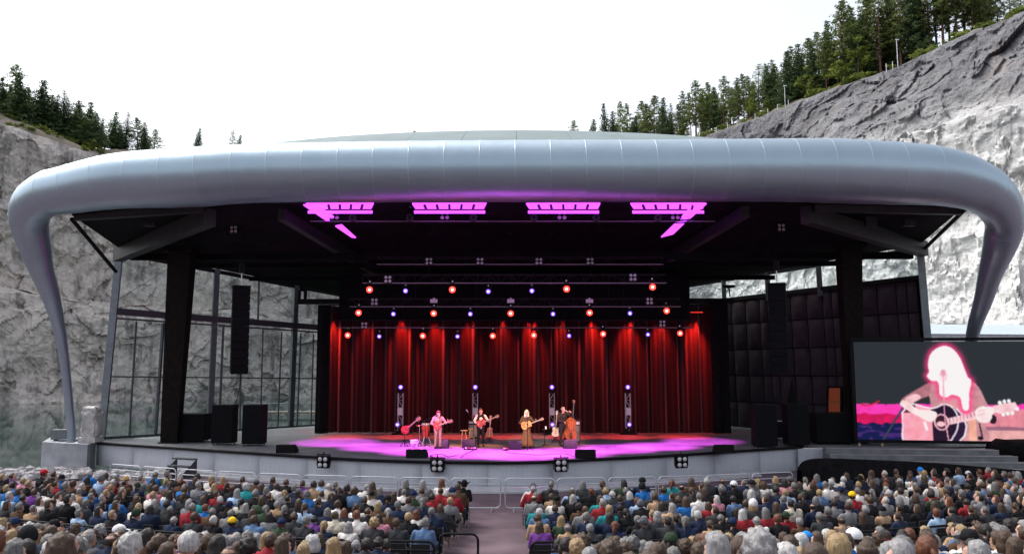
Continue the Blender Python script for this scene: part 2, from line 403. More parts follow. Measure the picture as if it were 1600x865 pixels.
def plant(kind, px, d, h, label, group, name):
    (tm, cm), hh = rnd.choice(VAR[kind]); r = rim(px); out = Vector((r.x, r.y, 0)).normalized(); q = r+out*d; q.z += hillz(d, px > 800)-0.35
    s = h/hh; e = thing(name, label, 'tree', q, (0, 0, rnd.uniform(0, 6.3)), group); w = s*rnd.uniform(1.05, 1.5)*(1.45 if px < 260 else 1.0); e.scale = (w, w, s)
    link('trunk', tm, e); link('crown', cm, e); return e
GR, GL = 'conifers on the rim above the grey cliff', 'conifers on the slope above the reddish cliff'
lab = {('spruce', 1): ('dense conical spruce on the rim above the pale grey cliff', GR, 'spruce_tree'), ('pine', 1): ('tall pine with bare reddish trunk on the rim above the grey cliff', GR, 'pine_tree'),
       ('birch', 1): ('yellow green young birch among the pines above the grey cliff', GR, 'birch_tree'), ('spruce', 0): ('dark dense spruce on the slope above the stained cliff beside the glass wall', GL, 'spruce_tree'),
       ('pine', 0): ('sparse dark pine above the stained cliff beside the glass wall', GL, 'pine_tree')}
def treeat(kind, px, d, h):
    if px > 1290: h *= 1.18
    if px < 260: h *= .84
    l_, g_, n_ = lab[(kind, 1 if px > 800 else 0)]
    if px > 800:
        sec = ['above the pale roof top', 'near the short lamp post', 'past the short lamp post', 'around the middle lamp post', 'before the tall lamp post', 'around the tall lamp post', 'at the thick top of the slope'][sum(px > q for q in (1000, 1100, 1180, 1255, 1350, 1440))]
        l_ = dict(spruce='dense conical spruce', pine='red trunked pine', birch='yellow green young birch')[kind]+(' at the cliff rim ' if d < 12.5 else ' set back from the rim ')+sec
    else: l_ = dict(spruce='dark conical spruce', pine='sparse dark pine')[kind]+(' close to the edge' if d < 11 else ' set back from the edge')+(' of the stained cliff' if px < 160 else ' behind the silver tube')+(', tall' if h > 9.5 else ', short')
    plant(kind, px, d, h, l_, g_, n_)
for px, d, h, k in [(-30, 9, 10, 'pine'), (2, 12, 9, 'spruce'), (20, 14, 13, 'pine'), (30, 8, 11, 'spruce'), (44, 12, 9, 'spruce'), (60, 10, 11.5, 'spruce'), (74, 14, 9, 'pine'), (84, 9, 9.5, 'spruce'), (97, 10, 11, 'spruce'),
                 (106, 13, 10, 'spruce'), (116, 9, 9.5, 'pine'), (124, 12, 9, 'spruce'), (138, 11, 10.5, 'spruce'), (145, 8, 8, 'spruce'), (155, 12, 7, 'spruce'), (174, 12, 9, 'spruce'), (185, 14, 6.5, 'spruce'),
                 (195, 12, 9.5, 'spruce'), (214, 14, 8.5, 'pine'), (224, 12, 7.5, 'spruce'), (240, 16, 6.5, 'pine'), (308, 16, 6.5, 'spruce'), (362, 16, 6.5, 'pine'), (372, 18, 6, 'spruce'),
                 (644, 24, 9.5, 'spruce'), (735, 28, 9.5, 'pine')]:
    treeat(k, px, d, h)
for px, d, h, k in [(896, 20, 10, 'pine'), (927, 18, 9.5, 'spruce'), (947, 16, 12.5, 'spruce'), (958, 18, 11, 'spruce'), (969, 22, 13.5, 'pine'), (982, 20, 12.5, 'pine'), (992, 16, 9, 'spruce'), (1000, 24, 13.5, 'pine'),
                 (1014, 14, 10.5, 'pine'), (1022, 20, 13.5, 'pine'), (1036, 12, 11.5, 'spruce'), (1050, 14, 10, 'spruce'), (1062, 10, 9, 'pine'), (1067, 18, 12.5, 'pine'), (1080, 16, 11, 'pine'),
                 (1088, 10, 12.5, 'pine'), (1100, 14, 10.5, 'pine'), (1110, 18, 12.5, 'pine'), (1120, 11, 10, 'spruce'), (1131, 10, 11.5, 'pine'), (1142, 14, 9, 'pine'), (1152, 8, 10, 'pine'), (1163, 16, 11, 'pine'),
                 (1172, 10, 9.5, 'pine'), (1186, 16, 12, 'pine'), (1196, 12, 11, 'pine'), (1206, 17, 12, 'pine'), (1215, 14, 10, 'pine'), (1230, 8, 11.5, 'spruce'), (1238, 12, 12, 'pine'), (1250, 9, 12, 'spruce'),
                 (1262, 12, 12.5, 'pine'), (1272, 9, 11, 'spruce'), (1282, 14, 13, 'pine'), (1292, 8, 10, 'pine'), (1300, 14, 12, 'spruce'), (1316, 9, 14, 'pine'), (1325, 14, 14.5, 'pine'), (1334, 17, 14, 'spruce'), (1344, 10, 11, 'spruce'),
                 (1356, 12, 14, 'pine'), (1366, 15, 15, 'pine'), (1376, 10, 13, 'pine'), (1388, 14, 14, 'pine'), (1398, 17, 14, 'spruce'), (1408, 11, 13, 'pine'), (1420, 16, 14, 'pine'), (1432, 12, 13, 'spruce'), (1444, 16, 14, 'pine'),
                 (1454, 13, 13, 'pine'), (1464, 18, 14, 'pine'), (1474, 14, 13, 'pine'), (1484, 19, 14, 'pine'), (1496, 16, 13, 'pine'), (1508, 20, 14, 'pine'), (1520, 18, 13, 'pine'),
                 (1008, 12, 5, 'birch'), (1066, 8, 4.5, 'birch'), (1142, 6, 4, 'birch'), (1176, 6, 6, 'birch'), (1262, 6, 6.5, 'birch'), (1198, 5, 4, 'birch'), (1342, 6, 7, 'birch'), (1268, 5, 4, 'birch'), (1310, 6, 6, 'birch')]:
    treeat(k, px, d, h)
for k in range(56):
    px = rnd.uniform(985, 1540) if k < 34 else rnd.uniform(960, 1270); hh_ = interp(px, [985, 1250, 1330, 1540], [9, 10, 12, 11])*rnd.uniform(.7, 1.1); treeat(rnd.choice(['pine', 'spruce', 'pine']), px, rnd.uniform(12, 30), hh_)
for px, d, h in ((1532, 22, 10), (1545, 26, 11), (1560, 24, 9), (1578, 28, 10), (1596, 26, 9)): treeat('pine', px, d, h)
for k in range(22): treeat('spruce', rnd.uniform(-20, 165), rnd.uniform(7, 20), rnd.uniform(5.5, 8.5))
# low shrubs on the banks
sh = []
for _ in range(3):
    mb = MB()
    for k in range(10): clump(mb, Vector((rnd.uniform(-.6, .6), rnd.uniform(-.6, .6), rnd.uniform(.1, .8))), .4, 16)
    sh.append(mb.mesh('shrub_leaves', [BIRC]))
for k in range(112):
    left = k < 34; px = rnd.uniform(-10, 170) if left else rnd.uniform(1050, 1600) if k < 84 else rnd.uniform(1450, 1625); d = rnd.uniform(.8, 6 if not left else 8)
    if px > 1480: d = rnd.uniform(2, 16)
    r = rim(px); out = Vector((r.x, r.y, 0)).normalized(); q = r+out*d; q.z += hillz(d, px > 800)-0.1
    o = link('shrub', rnd.choice(sh), None, q, (0, 0, rnd.uniform(0, 6))); s = rnd.uniform(.7, 1.6); o.scale = (s, s, s*.8)
    tag(o, 'low green shrub on the bank above the stained cliff' if left else 'low yellow green shrub on the bank '+['near the short lamp post', 'past the short lamp post', 'around the middle lamp post', 'before the tall lamp post', 'around the tall lamp post', 'at the top of the slope'][sum(px > q for q in (1120, 1190, 1260, 1350, 1440))], 'shrub', 'shrubs on the cliff banks')
# lamp posts and marker posts on the rim
WPOST = mat('white_post', (0.75, 0.77, 0.78), 0.5)
for k, (px, h, lb) in enumerate([(1093, 3.4, 'short white lamp post at the low end of the cliff rim'), (1227, 4.2, 'white lamp post on the rim in front of yellow green birches'), (1403, 4.6, 'tall white lamp post on the rim before the thickest pines')]):
    r = rim(px); e = thing('lamp_post', lb, 'lamp post', r+Vector((0, 0, -.3)), group='lamp posts on the cliff rim')
    MB().cyl((0, 0, 0), (0, 0, h), .07, .05, 8).build('pole', WPOST, e); MB().box((0.12, 0, h), (.5, .22, .14)).build('lamp_head', WPOST, e)
for px in (1120, 1137, 1152, 1180, 1200, 1215, 1232, 1385, 1395):
    r = rim(px); tag(MB().cyl((0, 0, -.3), (0, 0, 1.0), .06, .06, 6).lathe((0, 0, 0), [(.06, 1.0), (.001, 1.08)], 6).build('marker_post', WPOST, None, r), 'thin white marker post on the cliff rim', 'post', 'marker posts along the rim')
# pale corrugated roof of the store behind the screen
e = thing('store_building', 'low building with pale corrugated metal roof behind the video screen', 'building', P(1560, 600, 62)*1)
o0 = Vector(e.location); a = P(1440, 521, 58)-o0; b_ = P(1700, 523, 58)-o0; c_ = P(1440, 507, 66)-o0
WR = mat('pale_corrugated_sheet', (0.55, 0.62, 0.68), 0.5, 0.2)
mb = MB(); Nn = 40
for k in range(Nn):
    x0 = a.lerp(c_, k/Nn); x1 = a.lerp(c_, (k+1)/Nn); w_ = b_-a; up = Vector((0, 0, .05))
    mb.prism([x0, x0.lerp(x1, .5)+up, x1], w_)
mb.build('roof', WR, e)
zb = -1.3-o0.z; mb = MB(); y0, y1 = a.y+.1, c_.y-.1
mb.add([(a.x+.2, y0, zb), (b_.x-.2, y0, zb), (b_.x-.2, y0, a.z-.03), (a.x+.2, y0, a.z-.03), (a.x+.2, y1, zb), (b_.x-.2, y1, zb), (b_.x-.2, y1, c_.z-.05), (a.x+.2, y1, c_.z-.05)],
       [(0, 1, 2, 3), (5, 4, 7, 6), (4, 0, 3, 7), (1, 5, 6, 2)]); mb.build('wall', mat('store_wall', (.4, .42, .45), .8, var=.2), e)
struct(MB().box((25, 60, -1.6), (50, 40, .8)).build('service_yard', mat('gravel_yard', (.25, .24, .23), .95, var=.3, scale=2)))
# pontoon on the water seen through the glass
e = thing('floating_pontoon', 'wooden floating pontoon on the green water seen through the glass wall', 'pontoon', Pz(455, 645, -1.4))
MB().box((0, 0, .1), (9, 1.6, .18)).build('deck', mat('weathered_wood', (.2, .17, .14), .9, var=.3), e)
for k in (-3.8, 0, 3.8): MB().cyl((k, -.6, -.45), (k, .6, -.45), .3, n=10).build('float', mat('float_plastic', (.1, .12, .14), .6), e)
for k in (-4.3, -1.4, 1.4, 4.3): MB().cyl((k, -.7, .2), (k, -.7, 1.1), .04, n=6).build('rail_post', STEEL, e)
MB().cyl((-4.3, -.7, 1.1), (4.3, -.7, 1.1), .04, n=6).build('rail', STEEL, e)

# ================================================================== stage shell
lipPX = [(98, 686.5), (150, 690), (230, 695), (330, 701.5), (400, 706), (480, 711), (557, 715.5), (640, 718.5), (715, 720), (790, 720.5), (860, 718.7), (937, 715), (1000, 712), (1069, 708), (1135, 703.7), (1200, 699.5), (1255, 696)]
lip = [Pz(a, b, 0) for a, b in lipPX]
stage = thing('stage_platform', 'curved open air stage with grey board facing and dark deck', 'stage', (0, 31, -1.15))
SO = Vector(stage.location)
rest = [Pz(1330, 697, 0), Pz(1700, 697, 0), Vector((34, 46, 0)), Vector((20.5, 46, 0)), Vector((12.5, 54, 0)), Vector((-11.0, 54, 0)), Vector((-20.9, 42.5, 0))]
poly = lip[1:] + rest
MB().prism([p-SO+Vector((0, 0, -.1)) for p in poly], (0, 0, .1)).build('deck', DECK, stage)
# facing panels
seg = catmull([tuple(p) for p in lip[1:]], 6); seg = [Vector(p) for p in seg]
acc = [0]
for a, b in zip(seg, seg[1:]): acc.append(acc[-1]+(b-a).length)
def along(s):
    return Vector((interp(s, acc, [p.x for p in seg]), interp(s, acc, [p.y for p in seg]), 0))
NP = 14; tot = acc[-1]
for k in range(NP):
    s0 = tot*k/NP+.004; s1 = tot*(k+1)/NP-.004; mb = MB(); m = 5; pts = []
    for q in range(m+1):
        p = along(s0+(s1-s0)*q/m); t_ = (along(min(tot, s0+(s1-s0)*q/m+.2))-along(max(0, s0+(s1-s0)*q/m-.2))).normalized(); nrm = Vector((t_.y, -t_.x, 0))
        if nrm.y > 0: nrm = -nrm
        inn = p - nrm*.06; inn2 = p - nrm*.14
        pts.append((inn, inn2))
    vs_ = []
    for i_, j_ in pts:
        for z in (-1.15, -.115): vs_ += [i_+Vector((0, 0, z))-SO, j_+Vector((0, 0, z))-SO]
    fs_ = []
    for q in range(m):
        o_ = q*4; fs_ += [(o_, o_+4, o_+6, o_+2), (o_+1, o_+3, o_+7, o_+5), (o_+2, o_+6, o_+7, o_+3)]
    fs_ += [(0, 2, 3, 1), (m*4, m*4+1, m*4+3, m*4+2)]
    mb.add(vs_, fs_, True); mb.build('facing_panel', FACING, stage)
mb = MB(); mb.tube([p-SO+Vector((0, 0, -.05)) for p in seg], .062, 6); mb.build('edge_trim', BLACK, stage)
# concrete footing step along the base
mb = MB(); N = 40
for k in range(N):
    a_ = along(tot*(.12+.8*k/N)); c2 = along(tot*(.12+.8*(k+1)/N))
    for d0, z in ((.45, -.98), (.8, -1.08)):
        mb.prism([a_+Vector((0, -d0, -1.15))-SO, c2+Vector((0, -d0, -1.15))-SO, c2+Vector((0, -.1, -1.15))-SO, a_+Vector((0, -.1, -1.15))-SO], (0, 0, z+1.15))
mb.build('concrete_footing', FOOTC, stage)
ea, eb = Pz(1252, 696.3, 0), Pz(1300, 699, 0); MB().bar((ea+eb)/2-SO+Vector((0, .12, -1.15)), (ea+eb)/2-SO+Vector((0, .12, -.105)), (eb-ea).length+.3, .14).build('facing_panel', FACING, stage)
# plinth under the left tube foot
pl = [Pz(66, 690, -.02), Pz(137, 694, -.02), Pz(150, 689, -.02), Pz(150, 684, -.02), Pz(80, 682, -.02)]
tag(MB().prism([p+Vector((0, 0, -2.2)) for p in pl], (0, 0, 2.2)).build('concrete_plinth', CONC), 'grey concrete plinth carrying the white stone carving and tube foot', 'plinth')

# ------------------------------------------------------------------ the big silver tube
tp = [(111, 690, 40.4, .2), (111, 666, 40.3, .2), (101, 566, 39.6, .22), (92, 511, 38.8, .28), (77, 455, 37.6, .42), (66, 425, 36.9, .5), (58, 398, 36.3, .61), (46, 348, 35.2, .78), (52, 320, 34.4, .88), (75, 303, 33.9, .96), (103, 297, 33.6, 1.03), (185, 283, 33.2, 1.18),
      (300, 277, 33.0, 1.26), (400, 271, 33, 1.24), (600, 268.5, 33, 1.28), (800, 267.5, 33, 1.3), (1000, 267, 33, 1.3), (1200, 266, 33, 1.32), (1300, 267, 33, 1.36), (1400, 271, 33, 1.32), (1470, 276, 33.1, 1.24), (1525, 291, 33.5, 1.08), (1556, 314, 34, .94), (1570, 345, 34.6, .78), (1566, 371, 35.2, .73),
      (1558, 397, 36, .63), (1547, 430, 36.9, .5), (1536, 470, 37.9, .4), (1520, 521, 39.2, .3), (1512, 590, 40.2, .24), (1508, 690, 41, .22)]
path = []
for x, y, Y, r in tp: p = P(x, y, Y); path.append((p.x, p.y, p.z, r))
path = catmull(path, 14)
cum = [0]
for a, b in zip(path, path[1:]): cum.append(cum[-1]+float(np.linalg.norm(b[:3]-a[:3])))
path = np.array(path)
def tub(s): return [np.interp(s, cum, path[:, k]) for k in range(4)]
SILV = bpy.data.materials.new('silver_membrane'); SILV.use_nodes = True; n = SILV.node_tree.nodes; l = SILV.node_tree.links; b = n['Principled BSDF']
b.inputs['Metallic'].default_value = 0.75; b.inputs['Roughness'].default_value = 0.36
tc = n.new('ShaderNodeTexCoord'); t = n.new('ShaderNodeTexNoise'); t.inputs['Scale'].default_value = .9; t.inputs['Detail'].default_value = 6; l.new(tc.outputs['Object'], t.inputs['Vector'])
rp = n.new('ShaderNodeValToRGB'); rp.color_ramp.elements[0].color = (.31, .4, .47, 1); rp.color_ramp.elements[1].color = (.38, .47, .54, 1); l.new(t.outputs[0], rp.inputs[0])
l.new(rp.outputs[0], b.inputs['Base Color'])
bp = n.new('ShaderNodeBump'); bp.inputs['Strength'].default_value = .12; bp.inputs['Distance'].default_value = .1; t2 = n.new('ShaderNodeTexNoise'); t2.inputs['Scale'].default_value = 1.6; t2.inputs['Detail'].default_value = 4
l.new(tc.outputs['Object'], t2.inputs['Vector']); l.new(t2.outputs[0], bp.inputs['Height']); l.new(bp.outputs[0], b.inputs['Normal'])
SEAM = mat('membrane_seam', (.38, .46, .53), .4, .7)
tubeo = thing('canopy_tube', 'huge silver membrane tube arching over the stage front down to the ground', 'canopy', tuple(path[0][:3]))
TO = Vector(tubeo.location); NR = 40
def frames(ss):
    out = []; prev = None
    for s in ss:
        p = Vector(tub(s)[:3]); t_ = (Vector(tub(s+.05)[:3])-Vector(tub(s-.05)[:3]))
        t_ = t_.normalized()
        nx = Vector((0, 1, 0)); nx = (nx - t_*nx.dot(t_)).normalized()
        out.append((p, nx, t_.cross(nx), tub(s)[3]))
    return out
edges = [0]
while edges[-1] < cum[-1]-.9:
    x = tub(edges[-1])[3]; edges.append(edges[-1]+(1.45 if x > 1.0 else 1.1))
edges[-1] = cum[-1]
for k in range(len(edges)-1):
    s0, s1 = edges[k], edges[k+1]; m = 6; mb = MB(); vs_ = []
    for q in range(m+1):
        s = s0+(s1-s0)*q/m; p, nx, ny, r = frames([s])[0]
        rr = r*(1-.006*math.sin(PI*q/m))    # membrane sags between the hoops
        for a in range(NR):
            th = 2*PI*a/NR; vs_.append(p+(nx*math.cos(th)+ny*math.sin(th))*rr-TO)
    mb.add(vs_, [(q*NR+a, q*NR+(a+1) % NR, (q+1)*NR+(a+1) % NR, (q+1)*NR+a) for q in range(m) for a in range(NR)], True)
    pn = mb.build('membrane_panel', SILV, tubeo)
    mb = MB(); vs_ = []   # welted seam at the panel's end
    for q, e_ in ((-.03, -.003), (-.015, .006), (.015, .006), (.03, -.003)):
        p, nx, ny, r = frames([min(cum[-1]-.06, max(.06, s1+q))])[0]
        for a in range(NR): th = 2*PI*a/NR; vs_.append(p+(nx*math.cos(th)+ny*math.sin(th))*(r+e_)-TO)
    mb.add(vs_, [(q*NR+a, q*NR+(a+1) % NR, (q+1)*NR+(a+1) % NR, (q+1)*NR+a) for q in range(3) for a in range(NR)], True)
    if k % 1 == 0 and s1 < cum[-1]-.2: mb.build('seam', SEAM if tub(s1)[3] > .9 else SILV, pn)
# foot plate and floodlight box on the plinth, carved stone
f0 = Pz(110, 688, 0); MB().box(f0-TO+Vector((0, 0, .04)), (.8, .8, .1)).build('foot_plate', STEEL, tubeo)
e = thing('floodlight_box', 'grey floodlight box on the plinth beside the tube foot', 'floodlight', Pz(96, 687, 0))
MB().box((0, 0, .3), (.85, .6, .5), .2).build('housing', STEEL, e); MB().box((.5, -.02, .33), (.25, .4, .22), .2).build('lamp_head', BLACK, e); MB().box((0, 0, .03), (.6, .5, .06), .2).build('base', BLACK, e)
mb = MB(); q0 = Pz(141, 690, 0)
def carve(d, v):
    z = v.z; v.x *= (1-.38*math.exp(-((z-.2)/.13)**2) if d.x > 0 else .96)*(1-.14*max(0, z-.45))+.1*mnoise.noise(d*3); v.y *= 1+.15*mnoise.noise(d*4+Vector((3, 1, 2))); return v
mb.sphere((0, 0, .95), (.42, .36, .85), 28, 26, lambda d, v: carve(d, Vector((math.copysign(abs(d.x)**.3, d.x)*.40, math.copysign(abs(d.y)**.3, d.y)*.34, math.copysign(abs(d.z)**.55, d.z)*.8)) ) + d*(.13*mnoise.fractal(d*2.6, 1, 2, 3)))
mb.box((0, 0, .13), (.86, .76, .28))
tag(mb.build('stone_carving', WHITESTONE, None, q0), 'white carved stone standing on the concrete plinth by the glass wall', 'sculpture')

# ------------------------------------------------------------------ roof
roof = thing('stage_roof', 'dark steel stage roof with a pale grey curved top behind the silver tube', 'roof', (0, 42, 8)); RO = Vector(roof.location)
FL, FR = P(112, 336, 34.2), P(1502, 327, 34.4)
WL, WR_ = P(187, 388, 40.6), P(1437, 382, 40.9)
BL, BR = P(548, 463, 53), P(1062, 450, 53)
midF = [P(x, 306, 34.0) for x in (330, 560, 800, 1040, 1262)]
edge = [FL]+midF+[FR, WR_, BR, BL, WL]
cen = Vector((0, 43, 11.2))
mb = MB(); n_ = len(edge)
mb.add([cen-RO]+[p-RO for p in edge], [(0, 1+i, 1+(i+1) % n_) for i in range(n_)]); mb.build('soffit', DARKROOF, roof)
mb = MB(); up = Vector((0, 0, .35))
mb.add([p-RO for p in edge]+[p+up-RO for p in edge], [(i, (i+1) % n_, n_+(i+1) % n_, n_+i) for i in range(n_)]); mb.build('fascia', DARKROOF, roof)
mb = MB(); mb.prism([BL-RO, BR-RO, Vector((BR.x, 53, 0))-RO, Vector((BL.x, 53, 0))-RO], (0, .2, 0)); mb.build('rear_wall', BLACKCLOTH, roof)
# curved pale top: panels
RTOP = mat('pale_roof_membrane', (.17, .22, .225), .75, .0, var=.08, scale=.6)
def top(u, v):   # u -1..1 across, v 0..1 back
    y = 33.6+v*17; w_ = 19.5-6.5*v; x = u*w_
    z = 12.0 + 3.72*math.sin(PI*min(.5, v*.85+.12))*(1-.42*u*u)*(1-abs(u)**6) - 2.4*v**4
    return Vector((x+.2, y, z))-RO
for i in range(16):
    for j in range(5):
        mb = MB(); m = 3; vs_ = []
        for b2 in range(m+1):
            for a2 in range(m+1): vs_.append(top(-1+(i+.003+a2*.994/m)/8, (j+.004+b2*.992/m)/5))
        fs_ = [(b2*(m+1)+a2, b2*(m+1)+a2+1, (b2+1)*(m+1)+a2+1, (b2+1)*(m+1)+a2) for b2 in range(m) for a2 in range(m)]
        mb.add(vs_, fs_, True); rim_ = [a2 for a2 in range(m+1)]+[b2*(m+1)+m for b2 in range(1, m+1)]+[m*(m+1)+a2 for a2 in range(m-1, -1, -1)]+[b2*(m+1) for b2 in range(m-1, 0, -1)]
        up2 = [vs_[q] for q in rim_]; dn2 = [v+Vector((0, 0, -.06)) for v in up2]; Q = len(rim_); mb.add(up2+dn2, [(q, (q+1) % Q, Q+(q+1) % Q, Q+q) for q in range(Q)]); mb.build('roof_panel', RTOP, roof, fix=False)
def top_solid():
    mb = MB(); vs_ = []; NN = 24
    for j in range(13):
        for i in range(NN+1): vs_.append(top(-1+2*i/NN, j/12)+Vector((0, 0, -.12)))
    mb.add(vs_, [(j*(NN+1)+i, j*(NN+1)+i+1, (j+1)*(NN+1)+i+1, (j+1)*(NN+1)+i) for j in range(12) for i in range(NN)], True)
    return mb
top_solid().build('roof_underlay', DARKROOF, roof)
# roof side skirts closing the gap to the wall heads
mb = MB()
for a_, b2, sg in ((WL, BL, -1), (WR_, BR, 1)):
    q = [a_-RO, b2-RO, top(sg, 1), top(sg, .45), top(sg, 0.02)]
    if sg < 0: q.append(FL-RO)
    else: q.append(FR-RO)
    mb.add(q, [(0, 1, 2, 3), (0, 3, 4, 5)])
mb.add([BL-RO, BR-RO, top(1, 1), top(-1, 1)], [(0, 1, 2, 3)]); mb.build('side_cladding', DARKROOF, roof)
# girders under the roof
def girder(a_, b2, w_, h_, nm='girder', mt=GIRDER):
    a_ = Vector(a_); b2 = Vector(b2); d = b2-a_; ang = rotz_to(d); mb = MB()
    s = Vector((-math.sin(ang), math.cos(ang), 0))*w_/2; dn = Vector((0, 0, -h_))
    v = [a_-s, a_+s, b2+s, b2-s]; mb.prism([p-RO+dn for p in v], (0, 0, h_)); return mb.build(nm, mt, roof)
girder(P(330, 326, 34.6), P(185, 386, 40.9), .5, .75); girder(P(1258, 322, 34.6), P(1442, 378, 41), .5, .75)
girder(P(205, 396, 41), P(1425, 394, 41), .28, .35, 'cross_girder', DARKROOF)
girder(P(270, 412, 43.5), P(1345, 408, 43.5), .2, .25, 'cross_girder', DARKROOF)
girder(P(390, 432, 46.5), P(1210, 430, 46.5), .2, .25, 'cross_girder', DARKROOF)
girder(P(440, 326, 35.2), P(590, 420, 48), .35, .5, 'rafter', GIRDER); girder(P(1165, 322, 35.2), P(1020, 412, 48), .35, .5, 'rafter', GIRDER)
girder(P(118, 334, 34.4), P(320, 321, 34.4), .3, .3, 'edge_beam', GIRDER); girder(P(1272, 320, 34.4), P(1500, 325, 34.4), .3, .3, 'edge_beam', GIRDER)
for (a_, b2) in (((112, 342, 34.5), (181, 424, 40.4)), ((1508, 327, 34.7), (1442, 391, 41))):
    MB().cyl(P(*a_)-RO, P(*b2)-RO, .09, n=8).build('strut', BLACK, roof)
for x in (170, 235, 1360, 1420):   # hung brackets on the deep eaves
    q = P(x, 345 if x < 800 else 345, 36.5); MB().box(q-RO, (.5, .3, .5)).build('flood_bracket', GIRDER, roof)
# ceiling strips behind the tube, self-glowing in place of purple lamplight
PUR = glow('glowing_ceiling_magenta', (.62, .06, 1.0), 1.35)
ceilgrp = 'magenta lit ceiling panels behind the tube'
def led(corners, label, slats=5):  # one ceiling strip, the light on it put in as emission
    ps = [P(*c) for c in corners]; o0 = sum(ps, Vector())/4
    e = thing('glowing_ceiling_panel', label, 'ceiling panel', o0, group=ceilgrp)
    up_ = Vector((0, 0, .06)); MB().prism([p-o0 for p in ps], up_).build('lit_panel', PUR, e)
    if slats:
        for k in range(1, slats+1):
            t_ = k/(slats+1); a_ = ps[0].lerp(ps[1], t_); b2 = ps[3].lerp(ps[2], t_)
            MB().bar(a_-o0+Vector((0, 0, -.05)), (a_.lerp(b2, .8))-o0+Vector((0, 0, -.05)), .1, .08).build('slat', mat('purple_slat', (.12, .05, .16), .6), e)
for x0, x1, lb in ((478, 584, 'magenta lit ceiling panel joined to the diagonal strip on the glass wall side'), (644, 760, 'magenta lit ceiling panel above the mandolin player'), (822, 938, 'magenta lit ceiling panel above the bassist'), (985, 1102, 'magenta lit ceiling panel joined to the diagonal strip on the screen side')):
    led([(x0, 319, 34.4), (x1, 318.5, 34.4), (x1-4, 326.5, 35.2), (x0+5, 326.5, 35.2)], lb)
    led([(x0+3, 330.8, 35.5), (x1-2, 330.8, 35.5), (x1-2, 333.6, 35.8), (x0+3, 333.6, 35.8)], 'narrow '+lb, 0)
led([(474, 321, 34.3), (496, 321, 34.3), (529, 345, 36.6), (511, 346, 36.6)], 'short diagonal magenta strip on the glass wall side, touching the tube', 0)
led([(524, 354, 37.4), (534, 352, 37.4), (556, 372, 39), (549, 371, 39)], 'leaf shaped magenta strip on the glass wall side, below the diagonal one', 0)
led([(1083, 320, 34.3), (1104, 319, 34.3), (1078, 342, 36.6), (1062, 343, 36.6)], 'short diagonal magenta strip on the screen side, touching the tube', 0)
led([(1058, 347, 37.4), (1073, 346, 37.4), (1052, 366, 39), (1033, 371, 39)], 'leaf shaped magenta strip on the screen side, below the diagonal one', 0)

# ------------------------------------------------------------------ side walls
GLASS = bpy.data.materials.new('clear_glass'); GLASS.use_nodes = True; n = GLASS.node_tree.nodes; l = GLASS.node_tree.links
n.remove(n['Principled BSDF']); tr = n.new('ShaderNodeBsdfTransparent'); tr.inputs[0].default_value = (.86, .92, .92, 1); gl = n.new('ShaderNodeBsdfGlossy'); gl.inputs['Roughness'].default_value = .02
lw = n.new('ShaderNodeFresnel'); lw.inputs[0].default_value = 1.45; mx = n.new('ShaderNodeMixShader'); l.new(lw.outputs[0], mx.inputs[0]); l.new(tr.outputs[0], mx.inputs[1]); l.new(gl.outputs[0], mx.inputs[2]); l.new(mx.outputs[0], n['Material Output'].inputs[0])
def plane(A0, B0, A1):
    nrm = (B0-A0).cross(A1-A0).normalized()
    def wp(px, py):
        d = ray(px, py); o_ = Vector((0, 0, CAMZ)); return o_+d*((A0-o_).dot(nrm)/d.dot(nrm))
    return wp, nrm
def xat(L, y): (x0, y0, x1, y1) = L; return x0+(x1-x0)*(y-y0)/(y1-y0)
def yat(L, x): (x0, y0, x1, y1) = L; return y0+(y1-y0)*(x-x0)/(x1-x0)
def cross(V, Hh):
    y = Hh[1]
    for _ in range(8): x = xat(V, y); y = yat(Hh, x)
    return x, y
A0 = Pz(158, 687, 0); B0 = Pz(495, 663.5, 0); A1 = P(187, 392, A0.y+.1)
wpl, nl = plane(A0, B0, A1)
gw = thing('glass_wall', 'steel framed glass side wall of the stage looking onto the quarry', 'glass wall', A0); GO = Vector(gw.location)
FRAME = mat('green_grey_frame', (.075, .095, .1), .5, .3, var=.2, scale=4)
POST = mat('steel_post', (.2, .23, .25), .45, .4, var=.15, scale=3)
def wbar(root, wp, o0, L, w_, nm, mt, d=None):
    MB().bar(wp(L[0], L[1])-o0, wp(L[2], L[3])-o0, w_, d or w_).build(nm, mt, root)
rl = (187, 398, 545, 466)
wbar(gw, wpl, GO, (187, 392, 158, 687), .34, 'post', POST); wbar(gw, wpl, GO, (339, 420, 327, 675), .3, 'post', FRAME); wbar(gw, wpl, GO, (463, 440, 454, 665), .3, 'post', FRAME)
wbar(gw, wpl, GO, (178, 486, 500, 511.5), .34, 'main_beam', mat('purple_grey_beam', (.06, .055, .07), .5, .2)); wbar(gw, wpl, GO, (181, 497, 500, 519), .09, 'transom', FRAME)
wbar(gw, wpl, GO, (174, 588, 500, 591), .075, 'transom', FRAME); wbar(gw, wpl, GO, (160, 684, 500, 663.2), .14, 'sill', FRAME); wbar(gw, wpl, GO, (187, 395, 548, 464), .2, 'head_rail', DARKROOF)
low = [(213, 502, 202, 680), (255, 505, 243, 680), (292, 508, 284, 676), (349, 510, 342, 674), (377, 512, 375, 671), (411, 515, 407, 669), (440, 518, 434, 668), (470, 520, 464, 667), (490, 522, 486, 666)]
for i, L in enumerate(low): wbar(gw, wpl, GO, L, .13 if i in (1, 3) else .08, 'mullion', FRAME)
upv = [(187, 392, 177, 487), (339, 420, 335, 500), (405, 430, 403, 505), (463, 440, 461, 510), (500, 452, 500, 515), (521, 455, 521, 475)]
wbar(gw, wpl, GO, (405, 432, 403, 503), .1, 'mullion', FRAME)
